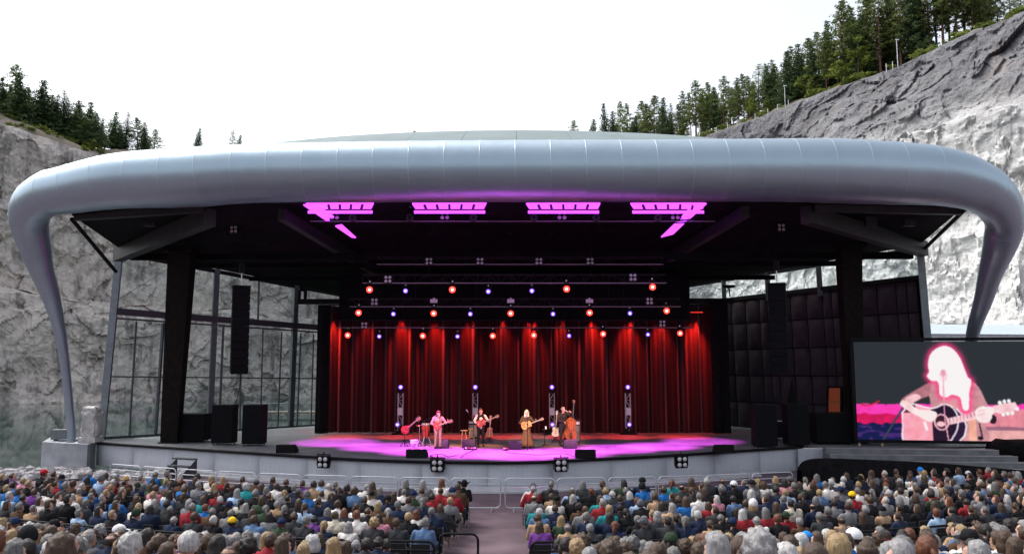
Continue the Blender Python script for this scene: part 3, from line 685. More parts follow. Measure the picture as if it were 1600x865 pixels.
for L in ((262, 420, 180, 470), (404, 437, 462, 500), (205, 640, 255, 590)): MB().cyl(wpl(L[0], L[1])-GO+nl*.05, wpl(L[2], L[3])-GO+nl*.05, .018, n=6).build('brace_rod', STEEL, gw)
def panes(root, wp, o0, Vs, Hs):
    for a_, b2 in zip(Vs, Vs[1:]):
        for h0, h1 in zip(Hs, Hs[1:]):
            q = [cross(a_, h0), cross(b2, h0), cross(b2, h1), cross(a_, h1)]; ps = [wp(*c) for c in q]
            nn = (ps[1]-ps[0]).cross(ps[3]-ps[0]).normalized()*.012
            mb = MB(); mb.add([p-o0 for p in ps], [(0, 1, 2, 3)]); mb.build('pane', GLASS, root)
panes(gw, wpl, GO, [(187, 392, 158, 687)]+low[:3]+[(338, 424, 327, 675)]+low[3:7]+[(462, 441, 453, 665)]+low[7:], [(181, 497, 495, 519), (174, 588, 494, 591), (160, 683, 495, 663)])
panes(gw, wpl, GO, upv[:5], [rl, (178, 486, 495, 511)])
# right wall
A0r = Pz(1463, 690, 0); B0r = Pz(1120, 664, 0); A1r = P(1437, 386, A0r.y+.1)
wpr, nr_ = plane(A0r, B0r, A1r)
rw = thing('padded_wall', 'dark quilted acoustic side wall with a clerestory of glass above', 'wall', A0r); QO = Vector(rw.location)
wbar(rw, wpr, QO, (1437, 384, 1463, 690), .34, 'post', POST)
wbar(rw, wpr, QO, (1445, 432, 1060, 477), .22, 'sill_beam', DARKROOF); wbar(rw, wpr, QO, (1440, 388, 1060, 449), .2, 'head_rail', DARKROOF)
for L, w_ in (((1278, 405, 1282, 462), .3), ((1198, 420, 1201, 470), .3), ((1130, 432, 1132, 475), .25)): wbar(rw, wpr, QO, L, w_, 'post', FRAME)
panes(rw, wpr, QO, [(1437, 384, 1441, 440), (1346, 395, 1348, 450), (1278, 405, 1282, 462), (1198, 420, 1201, 470), (1130, 432, 1132, 475), (1066, 440, 1066, 480)], [(1435, 388, 1065, 449), (1445, 433, 1060, 478)])
for L in ((1140, 435, 1190, 470), (1190, 430, 1145, 470)): MB().cyl(wpr(L[0], L[1])-QO, wpr(L[2], L[3])-QO, .018, n=6).build('brace_rod', STEEL, rw)
PADM = mat('quilted_grey_pad', (.045, .038, .046), .95, spec=.08, var=.25, scale=1.5, bump=.2, bscale=6)
ex = (wpr(1120, 664)-wpr(1463, 690)); ex.z = 0; wlen = ex.length; ex.normalize()
upv_ = (wpr(1437, 386)-wpr(1463, 690)).normalized()
padm = []
for w_ in (1.0, .55):
    mb = MB(); G = 6; vs_ = []
    for j in range(G+1):
        for i in range(G+1):
            u, v = i/G, j/G; dp = .09*(math.sin(PI*u)**.45)*(math.sin(PI*v)**.3); vs_.append((u*w_*.97, -dp-.005, v*.97))
    mb.add(vs_, [(j*(G+1)+i, j*(G+1)+i+1, (j+1)*(G+1)+i+1, (j+1)*(G+1)+i) for j in range(G) for i in range(G)], True)
    padm.append(mb.mesh('pad', [PADM]))
s = .35; col_ = 0; nrm_in = ex.cross(upv_).normalized()
if nrm_in.x > 0: nrm_in = -nrm_in
while s < wlen+1.0:
    w_ = 1.05 if col_ % 5 not in (0, 1) else .55
    hh = (wpr(interp(s/wlen, [0, 1], [1447, 1110]), interp(s/wlen, [0, 1], [436, 470]))-A0r).z
    rows = 5; ph = hh/rows
    for j in range(rows):
        o_ = link('pad', padm[0] if w_ > .8 else padm[1], rw)
        base = A0r+ex*s+upv_*(ph*j)-QO
        M = Matrix((ex*(w_/(1.0 if w_ > .8 else .55)), -nrm_in, upv_*ph)).transposed().to_4x4(); M.translation = base; o_.matrix_local = M
    s += w_+.02; col_ += 1
mb = MB(); mb.add([A0r-nrm_in*.05-QO, A0r+ex*(wlen+1.5)-nrm_in*.05-QO, wpr(1060, 478)-nrm_in*.05-QO, wpr(1444, 434)-nrm_in*.05-QO], [(0, 1, 2, 3)]); mb.build('backing', BLACKCLOTH, rw)
# doorway with warm light in the padded wall
dq = [wpr(1296, 645), wpr(1318, 646), wpr(1318, 604), wpr(1297, 604)]
e = thing('lit_doorway', 'small doorway glowing orange in the quilted wall', 'doorway', (dq[0]+dq[1])/2)
o0 = Vector(e.location); off = nrm_in*.2
mb = MB(); mb.add([p-o0+off for p in dq], [(0, 1, 2, 3)]); mb.build('lit_room', glow('warm_room', (1, .17, .02), .045), e)
for a_, b2 in ((0, 3), (1, 2), (3, 2)): MB().bar(dq[a_]-o0+off, dq[b2]-o0+off, .1, .12).build('door_frame', BLACK, e)
MB().bar(dq[0].lerp(dq[3], .45)-o0+off, dq[1].lerp(dq[2], .45)-o0+off, .08, .08).build('shelf', mat('wood_shelf', (.3, .15, .05), .6), e)
# big tapered columns
def column(tl, tr_, bl, br, Yb, label):
    b0, b1 = Pz(bl[0], bl[1], 0), Pz(br[0], br[1], 0); t0, t1 = P(tl[0], tl[1], Yb), P(tr_[0], tr_[1], Yb)
    e = thing('roof_column', label, 'column', (b0+b1)/2); o0 = Vector(e.location); d = Vector((0, .5, 0))
    mb = MB(); mb.add([p-o0 for p in (b0, b1, t1, t0)]+[p-o0+d for p in (b0, b1)]+[p-o0+d*1.6 for p in (t1, t0)], [(0, 1, 2, 3), (5, 4, 7, 6), (0, 3, 7, 4), (1, 5, 6, 2), (3, 2, 6, 7), (0, 4, 5, 1)]); mb.build('shaft', mat('column_brown_black', (.011, .009, .0085), .8, var=.3, spec=.1), e)
    MB().box((0, .25, .03), (.95, .8, .06)).build('base_plate', BLACK, e); MB().box(((t0+t1)/2-o0+Vector((0, .35, .12))), (1.4, 1.0, .3)).build('head_plate', BLACK, e)
column((262, 392), (298, 392), (250, 692), (276, 692), 39.4, 'tapered dark column in front of the glass wall')
column((1314, 385), (1347, 385), (1330, 692), (1352, 692), 39.6, 'tapered dark column beside the video screen')

# ------------------------------------------------------------------ curtains
CURT = mat('dark_red_velvet', (.03, .0045, .005), .9, var=.35, scale=.8, stretch=(3, 1, .15), spec=.1, sheen=.3)
cu0, cu1 = P(512, 600, 46.6).x, P(1118, 600, 46.6).x; CZ = P(800, 478, 46.6).z
curt = thing('stage_curtain', 'wide dark red backdrop curtain hanging across the back of the stage', 'curtain', ((cu0+cu1)/2, 46.6, 0)); CO = Vector(curt.location)
ND = 12
for k in range(ND):
    xa = cu0+(cu1-cu0)*k/ND; xb = cu0+(cu1-cu0)*(k+1)/ND+.06; mb = MB(); m = 44; vs_ = []; ph = rnd.uniform(0, 6)
    for j in range(7):
        z = .03+(CZ-.03)*j/6
        for i in range(m+1):
            x = xa+(xb-xa)*i/m
            y = .10*math.sin(x*9.3+ph)+.07*math.sin(x*15.1+ph*2+.15*j)+.05*math.sin(x*4.1+j*.1)+(.012 if k % 2 else -.012)
            vs_.append((x-CO.x, y, z))
    mb.add(vs_, [(j*(m+1)+i, j*(m+1)+i+1, (j+1)*(m+1)+i+1, (j+1)*(m+1)+i) for j in range(6) for i in range(m)], True); mb.build('drape', CURT, curt)
MB().cyl((cu0-CO.x-.4, 0, CZ+.05), (cu1-CO.x+.4, 0, CZ+.05), .04, n=8).build('rail', BLACK, curt)
def leg(px0, px1, Y, ztop, label):
    a_, b2 = P(px0, 600, Y), P(px1, 600, Y); mb = MB(); m = 20; vs_ = []
    for j in range(3):
        for i in range(m+1):
            x = a_.x+(b2.x-a_.x)*i/m; vs_.append((x-a_.x, .08*math.sin(x*10), .03+ztop*j/2))
    mb.add(vs_, [(j*(m+1)+i, j*(m+1)+i+1, (j+1)*(m+1)+i+1, (j+1)*(m+1)+i) for j in range(2) for i in range(m)], True)
    tag(mb.build('side_drape', BLACKCLOTH, None, (a_.x, Y, 0)), label, 'curtain', 'black side drapes')
leg(493, 514, 45.9, CZ, 'narrow black side drape between the glass wall and red curtain'); leg(1113, 1140, 46.0, CZ+.3, 'narrow black side drape at the quilted wall end of the red curtain')
va, vb = P(530, 465, 45.25), P(1078, 465, 45.25); vt, vbt = P(800, 428, 45.25).z, P(800, 499.5, 45.25).z; mb = MB(); vs_ = []; m = 90
for j in range(3):
    for i in range(m+1): x = va.x+(vb.x-va.x)*i/m; vs_.append((x-va.x, .05*math.sin(x*7)+.03*math.sin(x*13), (vbt+(vt-vbt)*j/2)-vbt))
mb.add(vs_, [(j*(m+1)+i, j*(m+1)+i+1, (j+1)*(m+1)+i+1, (j+1)*(m+1)+i) for j in range(2) for i in range(m)], True)
tag(mb.build('valance', BLACKCLOTH, None, (va.x, 45.25, vbt)), 'long black cloth border hiding the head of the red curtain behind the lamps', 'curtain')
# black truss-borne ducts at the curtain heads
for x0, x1, y, Y, lb in ((466, 545, 471, 46.2, 'black pipe duct at the head of the curtain by the glass wall'), (1062, 1145, 470, 46.5, 'black duct with a dish on top by the clerestory')):
    a_, b2 = P(x0, y, Y), P(x1, y, Y); e = thing('duct', lb, 'duct', a_)
    MB().box((b2-a_)/2, ((b2-a_).x, .3, .3)).build('pipe', BLACK, e)
    if x0 < 800: MB().tube([(.05, 0, .1), (.05, 0, .6), (.2, 0, .7), (.4, 0, .6), (.4, 0, .1)], .1, 8).build('bend', BLACK, e)
    else:
        q = P(1139, 450, Y)-a_; MB().lathe(q, [(.02, .1), (.38, .16), (.36, .05), (.02, -.02)], 14).cyl(q, q+Vector((0.05, 0, -.5)), .04, n=6).build('dish', BLACK, e)
# ================================================================== stage equipment
LENS_R = glow('red_lamp_lens', (1.0, .03, .02), 3.0); LENS_P = glow('violet_lamp_lens', (.16, .07, .9), 1.6); CORE_R = glow('red_lamp_core', (1.0, .3, .22), 8); CORE_P = glow('violet_lamp_core', (.5, .36, 1.0), 4)
LENS_OFF = mat('dull_lamp_reflector', (.62, .6, .62), .25, .15)
TRUSSM = mat('dark_truss_tube', (.016, .015, .016), .6, .1, spec=.15); CHORD = mat('highlit_truss_chord', (.3, .27, .29), .5, .3)  # paler aluminium tone paints in the chord's pinkish highlight line
PLAST = mat('black_plastic', (.009, .009, .01), .7, spec=.12, var=.2, scale=8)
GRILLE = mat('speaker_grille', (.009, .0095, .011), .85, spec=.08, var=.5, scale=60)
def truss_mesh(L, s=.4, r=.025, n=5, step=.5):
    mb = MB(); h = s/2
    for y in (-h, h):
        for z in (-h, h): mb.cyl((0, y, z), (L, y, z), r, n=n)
    k = max(2, int(L/step)); d = L/k
    for i in range(k):
        x = i*d; f = 1 if i % 2 else -1
        for y in (-h, h): mb.cyl((x, y, -h*f), (x+d, y, h*f), r*.45, n=4, cap=False)
        for z in (-h, h): mb.cyl((x, -h*f, z), (x+d, h*f, z), r*.45, n=4, cap=False)
        mb.cyl((x, -h, -h), (x, -h, h), r*.5, n=4, cap=False)
    return mb
def truss(px0, px1, py, Y, label, s=.4, chains=()):
    a, b = P(px0, py, Y), P(px1, py, Y); e = thing('lighting_truss', label, 'truss', a, group='lighting trusses under the stage roof')
    truss_mesh((b-a).length, s).build('lattice', TRUSSM, e, rot=(0, 0, rotz_to(b-a)))
    MB().cyl((0, -s/2-.03, -s/2), ((b-a).length, -s/2-.03, -s/2), .022, n=6).build('lower_chord', CHORD, e, rot=(0, 0, rotz_to(b-a)))
    for cx in chains:
        q = P(cx, py, Y)-a; mb = MB()
        for k in range(22):
            z = s/2+k*.1; mb.box(q+Vector((0, 0, z+.04)), (.035, .02, .06) if k % 2 else (.02, .035, .06))
        mb.build('hoist_chain', TRUSSM, e); MB().box(q+Vector((0, 0, s/2+2.2)), (.22, .22, .4)).build('hoist', BLACK, e)
    return e
truss(487, 1115, 340, 36.4, 'front lighting truss carrying four lamp blinders below the magenta panels', .42)
truss(590, 1035, 408, 40.0, 'highest bare lighting truss with a row of dull blinders', .36)
truss(568, 1040, 436, 38.6, 'lighting truss with four red lamps, highest of the lit rows', .42, (671, 733, 797, 862, 924))
truss(548, 1062, 473, 41.6, 'lighting truss with five red lamps, middle of the lit rows', .42, (649, 711, 768, 832, 890, 951))
truss(528, 1082, 506, 44.6, 'lighting truss with six red lamps, lowest of the lit rows just before the curtain', .42, (630, 689, 744, 800, 860, 916, 975))
# --- moving lamp
def lamp_parts(lens):
    b = MB().box((0, 0, .30), (.26, .22, .1)); y = MB(); y.box((-.15, 0, .14), (.03, .08, .28)).box((.15, 0, .14), (.03, .08, .28)).box((0, 0, .27), (.3, .08, .03))
    h = MB().cyl((0, .14, .02), (0, -.12, -.02), .12, .11, 14); ln = MB().cyl((0, -.122, -.02), (0, -.14, -.022), .15, .14, 20); cr = MB().cyl((0, -.141, -.022), (0, -.155, -.023), .055, .04, 14)  # lens widened to stand in for bloom, bright centre disc for its hot spot
    c = MB().box((0, 0, .38), (.06, .06, .08))
    return [('base', b.mesh('base', [PLAST])), ('yoke', y.mesh('yoke', [PLAST])), ('head', h.mesh('head', [PLAST])), ('clamp', c.mesh('clamp', [ALU])), ('lens', ln.mesh('lens', [lens])), ('lens_centre', cr.mesh('lens_centre', [{'red_lamp_lens': CORE_R, 'violet_lamp_lens': CORE_P, 'dark_lens': PLAST}.get(lens.name, LENS_OFF)]))]
LP = {'r': lamp_parts(LENS_R), 'p': lamp_parts(LENS_P), 'o': lamp_parts(LENS_OFF), 'd': lamp_parts(mat('dark_lens', (.03, .02, .04), .15))}
def lamp(px, py, Y, k, label, group, rot=(0, 0, 0), sc=1.0, flip=False):
    q = P(px, py, Y) if not isinstance(px, Vector) else px
    e = thing('stage_lamp', label, 'stage lamp', q, rot, group); e.scale = (sc, sc, sc)
    for nme, me in LP[k]: link(nme, me, e)
    return e
for row, Y, pts in (('highest lit truss', 38.45, 'r578,452 p634,454 r707,452 p763,455 p831,454 r885,451 r1019,448'), ('middle lit truss', 41.45, 'r561,488 p615,490 r678,489 p735,490 r798,489 p864,490 r921,488 p984,489 r1041,485'),
                    ('lowest lit truss', 44.4, 'r544,523 p593,525 r661,524 p715,525 r770,524 r834,523 p889,524 r942,521 p1012,522 r1062,520')):
    for w_ in pts.split():
        x, y = w_[1:].split(','); lamp(float(x), float(y), Y, w_[0], ('red glowing' if w_[0] == 'r' else 'small violet glowing')+' stage lamp hanging from the '+row, 'lamps on the '+row, sc=1.0 if w_[0] == 'r' else .72)
# --- four-lamp blinders
bl_box = MB().box((0, .1, 0), (.5, .16, .5)).mesh('housing', [BLACK]); bl_l = MB().lathe((0, 0, 0), [(.10, 0), (.075, .05), (.02, .06), (.001, .05)], 14).mesh('lamp', [LENS_OFF]); bl_r = MB().lathe((0, 0, 0), [(.118, -.005), (.118, .03), (.1, .03), (.1, -.005)], 14).mesh('ring', [PLAST])
by = MB().box((-.29, .1, .05), (.03, .06, .42)).box((.29, .1, .05), (.03, .06, .42)).box((0, .1, .3), (.61, .06, .05)).cyl((0, .1, .3), (0, .1, .42), .025, n=8).mesh('yoke', [BLACK])
def blinder(q, label, group, sc=1.0, rz=0.0):
    e = thing('blinder_lamp', label, 'stage lamp', q, (0, 0, rz), group); e.scale = (sc, sc, sc); link('housing', bl_box, e); link('yoke', by, e)
    for x in (-.12, .12):
        for z in (-.12, .12):
            o_ = link('lamp', bl_l, e, (x, .012, z), (PI/2, 0, 0)); link('ring', bl_r, o_)
for x, near in ((523, 'the mirrored end near the glass wall'), (695, 'above the mandolin player'), (878, 'above the bassist'), (1055, 'the end near the screen')):
    blinder(P(x, 336, 36.1), 'unlit four lamp blinder on the front truss, '+near, 'blinders on the front truss', .95)
for x, y, Y in ((670, 408, 39.7), (750, 408, 39.7), (842, 408, 39.7), (922, 408, 39.7), (606, 436, 38.3), (989, 433, 38.3), (585, 471, 41.3), (1015, 470, 41.3), (569, 508, 44.3), (1035, 505, 44.3)):
    blinder(P(x, y, Y), 'small unlit four lamp blinder on the '+{39.7: 'bare highest truss', 38.3: 'highest lit truss', 41.3: 'middle lit truss', 44.3: 'lowest lit truss'}[Y]+(', glass wall half' if x < 800 else ', screen half'), 'blinders on the rear trusses', .78)
for x, y in ((365, 358), (1221, 355)):
    q = P(x, y, 38); e = blinder(q, 'unlit four lamp blinder on a lone side truss near the '+('glass wall' if x < 800 else 'quilted wall'), 'side truss blinders', .8)
    t_ = thing('side_truss', 'short dark truss hung diagonally under the eaves near the '+('glass wall' if x < 800 else 'quilted wall'), 'truss', q+Vector((-1.5, .3, .1)), (0, R(-12) if x > 800 else R(10), R(20)))
    truss_mesh(3.0, .3).build('lattice', TRUSSM, t_)
# front truss moving heads, white boxes, LED bars
for x, lb in ((552, 'round black lamp on the front truss beside the first magenta panel'), (641, 'round black lamp on the bare stretch of front truss near the glass wall'), (740, 'round black lamp under the second magenta panel'), (834, 'round black lamp at the start of the third magenta panel'), (931, 'round black lamp at the end of the third magenta panel'), (1027, 'round black lamp under the fourth magenta panel')):
    lamp(x, 340, 36.2, 'd', lb, 'lamps on the front truss', sc=1.25)
WBOX = mat('pale_box', (.75, .7, .75), .5)
for x in (678, 798, 921): tag(MB().box((0, 0, 0), (.36, .2, .18)).box((0, 0, .12), (.1, .1, .08)).build('power_box', WBOX, None, P(x, 470, 41.3)), 'small pale box on the middle lit truss above a red lamp', 'box', 'pale boxes on the middle truss')
def spot(loc, to, col, power, ang, blend=.5, size=.08, parent=None, nm='spot_light'):
    ld = bpy.data.lights.new(nm, 'SPOT'); ld.energy = power*.85; ld.color = col; ld.spot_size = R(ang); ld.spot_blend = blend; ld.shadow_soft_size = size
    o_ = bpy.data.objects.new(nm, ld); C.objects.link(o_); o_.location = loc; o_.rotation_euler = (Vector(to)-Vector(loc)).to_track_quat('-Z', 'Y').to_euler(); return o_
REDLED = glow('red_led', (1, .03, .02), 5)
for k, (x, pw) in enumerate([(520, 1.0), (572, .35), (628, 1.25), (681, 1.0), (733, .7), (785, .45), (830, 1.2), (878, .5), (927, 1.3), (983, 1.3), (1034, .8), (1087, 1.6)]):
    q = P(x, 486, 46.0); e = thing('wash_bar', ('slim LED bar glowing red' if x in (572, 1034, 1087) else 'slim dark LED bar')+' over the '+ORDW[k]+' curtain stretch counted from the glass wall', 'stage lamp', q, group='LED bars over the curtain')
    MB().box((0, 0, 0), (.9, .12, .12)).build('housing', BLACK, e)
    for i in range(9 if x in (572, 1034, 1087) else 0): MB().cyl((-.36+i*.09, -.03, -.062), (-.36+i*.09, -.03, -.07), .028, n=8).build('led', REDLED, e)
    spot(q+Vector((0, .05, -.1)), (q.x, 46.6, q.z-1.9), (1, .03, .02), 850*(pw if 510 < x < 1100 else pw*.6), 54, 1.0, .12)
# floor pools: (px, py on deck, colour, power, cone)
MAG = (.95, .1, .95); RED = (1, .04, .03)
for lx, px, py, col, pw, ang in ((552, 525, 692, MAG, 4200, 19), (552, 600, 699, MAG, 4200, 20), (641, 668, 705, MAG, 4600, 22), (740, 740, 709, MAG, 5200, 22), (834, 815, 711, MAG, 5200, 22), (834, 880, 708, MAG, 5000, 22),
                                 (931, 960, 702, MAG, 4200, 20), (1027, 1030, 698, MAG, 4200, 18), (1027, 1095, 690.5, MAG, 4200, 16)):
    a = P(lx, 345, 36.1); spot(a, Pz(px, py-1, 0), col, pw*5.8, ang+6, .75, .06)
for x in (545, 630, 715, 800, 885, 970, 1055): a = P(x, 510, 44.2); spot(a+Vector((0, -.9, 0)), (a.x*1.02, 44.0, 0), RED, 3000, 36, .9, .15)
for x, tx in ((678, 690), (798, 750), (921, 890)): a = P(x, 448, 38.2); spot(a, Pz(tx, 697, 0)+Vector((0, 0, .5)), (1, .3, .12), 2500, 24, .8, .1)
# follow spots on the lighting tower behind the seats
for tx, col, pw, ang, z in ((684, (1, .55, .5), 60000, 2.6, .9), (752, (1, .5, .42), 60000, 2.6, .9), (824, (1, .86, .6), 110000, 2.6, .95), (884, (1, .58, .5), 65000, 2.7, .95)): spot((-1.5+(tx-780)*.02, -9, 15), Pz(tx, 697, 0)+Vector((0, 0, z)), col, pw, ang, .35, .1)

# --- truss towers on the deck
lat = truss_mesh(2.0, .27, .022, 6, .4).mesh('lattice', [ALU])
TOW = [(627, 'truss tower with violet lamps behind the percussion stand'), (743, 'truss tower with violet lamps behind the vested guitarist'), (862, 'truss tower with violet lamps behind the white electric guitar'), (980, 'truss tower with violet lamps standing alone before the curtain')]
for x, lb in TOW:
    q = Pz(x, 677, 0); q.y -= .45; e = thing('truss_tower', lb, 'truss tower', q, group='truss towers before the curtain')
    MB().box((0, 0, .04), (.9, .7, .07)).box((0, 0, .2), (.4, .4, .25)).build('base_plate', BLACK, e); o_ = link('lattice', lat, e, (0, 0, .3), (0, -PI/2, 0))
    MB().box((0, -.2, 1.28), (.27, .1, .4)).build('pale_plate', WBOX, e); MB().box((0, 0, 2.33), (.42, .42, .06)).build('top_plate', BLACK, e)
    for zz, tx, sc, nm in ((2.62, 0, .8, 'on top of'), (.56, -.1 if x < 700 else 0, .75, 'low on')):
        l_ = lamp(Vector((q.x+tx, q.y-(.0 if zz > 2 else .36), zz)), 0, 0, 'p', f'violet lamp {nm} the '+lb.replace('with violet lamps ', ''), 'violet lamps on the towers', (PI, 0, PI), sc)
# --- line arrays
cab = MB().prism([(-.55, -.30, -.15), (-.55, .3, -.15), (-.55, .3, .15), (-.55, -.30, .15)], (1.1, 0, 0)).mesh('cabinet', [PLAST]); grl = MB().box((0, -.315, 0), (1.04, .02, .24)).mesh('grille', [GRILLE]); hng = [MB().box((sx_, -.15, 0), (.03, .2, .26)).mesh('fly_bracket', [BLACK]) for sx_ in (-.57, .57)]
for x, y0, y1, lb, rz in ((377, 450, 582, 'tall curved line array of black speakers hung before the glass wall', .45), (1214, 446, 580, 'tall curved line array of black speakers hung before the quilted wall', -.45)):
    Y = 38.0; a = P(x, y0, Y); b = P(x, y1, Y); e = thing('line_array', lb, 'speaker array', a, (0, 0, rz), 'line arrays'); h = (a-b).length/11
    for k in range(11):
        t_ = R(1.2+k*k*.13); o_ = link('cabinet', cab, e, (0, -.002*k*k, -h*(k+.5)), (t_, 0, 0)); o_.scale = (.68, 1, h/.315); link('grille', grl, o_); [link('fly_bracket', hg, o_) for hg in hng]
    MB().box((0, 0, .06), (.8, .7, .1)).build('fly_frame', BLACK, e); MB().cyl((0, 0, .1), (0, 0, .75), .03, n=6).build('sling', ALU, e); MB().box((0, 0, .95), (.25, .25, .45)).build('hoist', BLACK, e)
    MB().cyl((0, 0, 1.1), (0, 0, 3.2), .02, n=6).build('chain', BLACK, e)
    c0 = (.15, .15, -h*11+.1); MB().tube([c0, (.08, .1, -h*11-.9), (-.1, .2, -h*11-1.7)], .018, 5).build('cable', BLACK, e)
# --- floor speakers
def cabinet(px0, px1, pyb, pyt, label, name='floor_speaker', dep=.8, rz=0.0, grp='speaker stacks on the stage'):
    a = Pz((px0+px1)/2, pyb, 0); Y = a.y; w = P(px1, 600, Y).x-P(px0, 600, Y).x; h = P(px0, pyt, Y).z
    e = thing(name, label, 'speaker', a+Vector((0, dep/2, 0)), (0, 0, rz), grp); mb = MB(); mb.box((0, 0, h/2+.04), (w, dep, h-.08)); bo = mb.build('cabinet', PLAST, e)
    md = bo.modifiers.new('bevel', 'BEVEL'); md.width = .02; md.segments = 2
    MB().box((0, -dep/2-.008, h/2+.04), (w*.92, .015, (h-.08)*.95)).build('grille', GRILLE, e); MB().box((0, -dep/2-.02, h*.86), (w*.16, .02, .05)).build('badge', BLACK, e)
    for sx in (-1, 1):
        for sy in (-1, 1): MB().cyl((sx*w*.4, sy*dep*.4, 0), (sx*w*.4, sy*dep*.4, .05), .035, n=8).build('foot', BLACK, e)
cabinet(265, 317, 691, 646, 'wide black subwoofer beside the tapered column by the glass wall', 'subwoofer', 1.1); cabinet(329, 362, 695, 632, 'tall black speaker between the wide subwoofer and another tall one'); cabinet(377, 409, 696, 632, 'tall black speaker on the glass wall side, next to the lit floor')
cabinet(1182, 1216, 699, 632, 'tall black speaker on the screen side, next to the lit floor'); cabinet(1232, 1266, 697, 630, 'tall black speaker with a folded cover on top'); cabinet(1277, 1334, 694, 645, 'wide black subwoofer beside the video screen', 'subwoofer', 1.1)
q = Pz(1249, 697, 0); q = P(1239, 630, q.y+.4); mb = MB(); mb.lathe((0, 0, 0), [(.26, 0), (.22, .3), (.1, .75), (.04, 1.1), (.001, 1.15)], 12); tag(mb.build('folded_cover', BLACKCLOTH, None, q), 'dark folded cloth cover standing on the tall speaker', 'cover')
e = thing('flight_case', 'small black flight case with bright metal edges between two tall speakers', 'case', Pz(1224, 688, 0)); MB().box((0, .3, .55), (.6, .5, .9)).build('body', PLAST, e)
for sx in (-1, 1): MB().box((sx*.3, .04, .55), (.05, .05, .92)).build('edge_rail', ALU, e)
MB().box((0, .04, 1.0), (.6, .05, .05)).build('edge_rail', ALU, e); MB().box((0, .04, .12), (.6, .05, .05)).build('edge_rail', ALU, e)
for sx in (-1, 1): MB().cyl((sx*.2, .15, .05), (sx*.2, .25, .05), .05, n=8).build('castor', BLACK, e)
# --- wedges
def wedge(px, py, w, label, grp, face=1, mt=PLAST, h=.42, d=.55):
    a = Pz(px, py, 0); e = thing('stage_wedge', label, 'monitor speaker', a, (0, 0, rnd.uniform(-.08, .08)), grp)
    pr = [(-w/2, 0, .01), (-w/2, d, .01), (-w/2, d, h*.35), (-w/2, .14, h), (-w/2, 0, h)]
    bo = MB().prism(pr, (w, 0, 0)).build('cabinet', mt, e); md = bo.modifiers.new('bevel', 'BEVEL'); md.width = .015; md.segments = 2
    a_, b_2 = Vector((0, d*.95, h*.36)), Vector((0, .18, h*.98)); mb = MB(); nrm = Vector((0, h*.62, d*.77)).normalized()*.012
    mb.prism([Vector((-w*.44, *a_[1:]))+nrm*0.2, Vector((w*.44, *a_[1:]))+nrm*0.2, Vector((w*.44, *b_2[1:]))+nrm*0.2, Vector((-w*.44, *b_2[1:]))+nrm*0.2], nrm); mb.build('grille', GRILLE, e)
    for sx in (-1, 1): MB().box((sx*(w/2+.006), d*.3, h*.45), (.012, .14, .06)).build('handle', BLACK, e)
for x, y, lb in ((446, 707.5, 'low black wedge on the stage lip by the outer violet pool near the glass wall'), (650, 715.5, 'low black wedge on the stage lip before the percussion'), (915, 716, 'low black wedge on the stage lip before the bassist'), (1132, 707.5, 'low black wedge on the stage lip by the outer violet pool near the screen')):
    wedge(x, y, .86, lb, 'black wedges along the stage lip', h=.36)
WG = mat('worn_grey_wedge', (.045, .042, .044), .6, var=.3)
for x, y, lb in ((690, 700, 'grey monitor wedge at the feet of the mandolin player'), (732, 699.5, 'pale grey monitor wedge in front of the wooden stools'), (805, 702, 'grey monitor wedge at the feet of the blond singer'), (892, 700.5, 'grey monitor wedge in front of the double bass')):
    wedge(x, y, .62, lb, 'monitor wedges before the musicians', mt=WG, h=.4)
# --- footlights on the stage face
for x, y, rz, lb in ((504, 721.5, -.22, 'four lamp footlight on the stage face nearest the glass wall side'), (683, 727, -.08, 'four lamp footlight on the stage face below the percussion wedge'), (877, 727, .08, 'four lamp footlight on the stage face below the bassist'), (1066, 721.5, .22, 'four lamp footlight on the stage face nearest the screen side')):
    Y = Pz(x, y-8, 0).y-.32; blinder(P(x, y, Y), lb, 'footlights on the stage face', 1.0, rz)
# --- steps by the stage face and the wide steps before the screen
DSTEP = mat('dark_step_boards', (.06, .06, .065), .7, var=.3)
a = Pz(296, 702, 0); e = thing('access_steps', 'small dark steps against the stage face near the glass wall side', 'steps', (a.x, a.y-.2, ZF), (0, 0, -.42))
for k in range(3): MB().box((0, -.15-.28*k, .78-.3*k), (1.25, .3, .06)).build('tread', DSTEP, e)
for sx in (-.6, .6): MB().prism([(sx-.02, -.0, 0), (sx-.02, -.9, 0), (sx-.02, -.9, .15), (sx-.02, -.02, .78)], (.04, 0, 0)).build('stringer', DSTEP, e)
a = Pz(1288, 699, 0); b = Pz(1556, 702, 0); ang = rotz_to(b-a); L = (b-a).length
e = thing('wide_steps', 'three wide grey steps leading down before the video screen', 'steps', (a.x, a.y, ZF), (0, 0, ang)); STEPM = mat('grey_step_boards', (.17, .175, .185), .7, var=.25, scale=2); NOSE = mat('worn_step_edge', (.4, .4, .42), .6)
for k in range(4):
    z1 = 1.15-.21*k; MB().box((L/2+.25*k, -.3-.62*k+.62*.5, z1/2-.004*k), (L+.5*k, .62, z1)).build('step', STEPM, e); MB().box((L/2+.25*k, -.3-.62*k+.01, z1+.004), (L+.5*k, .05, .02)).build('nosing', NOSE, e)
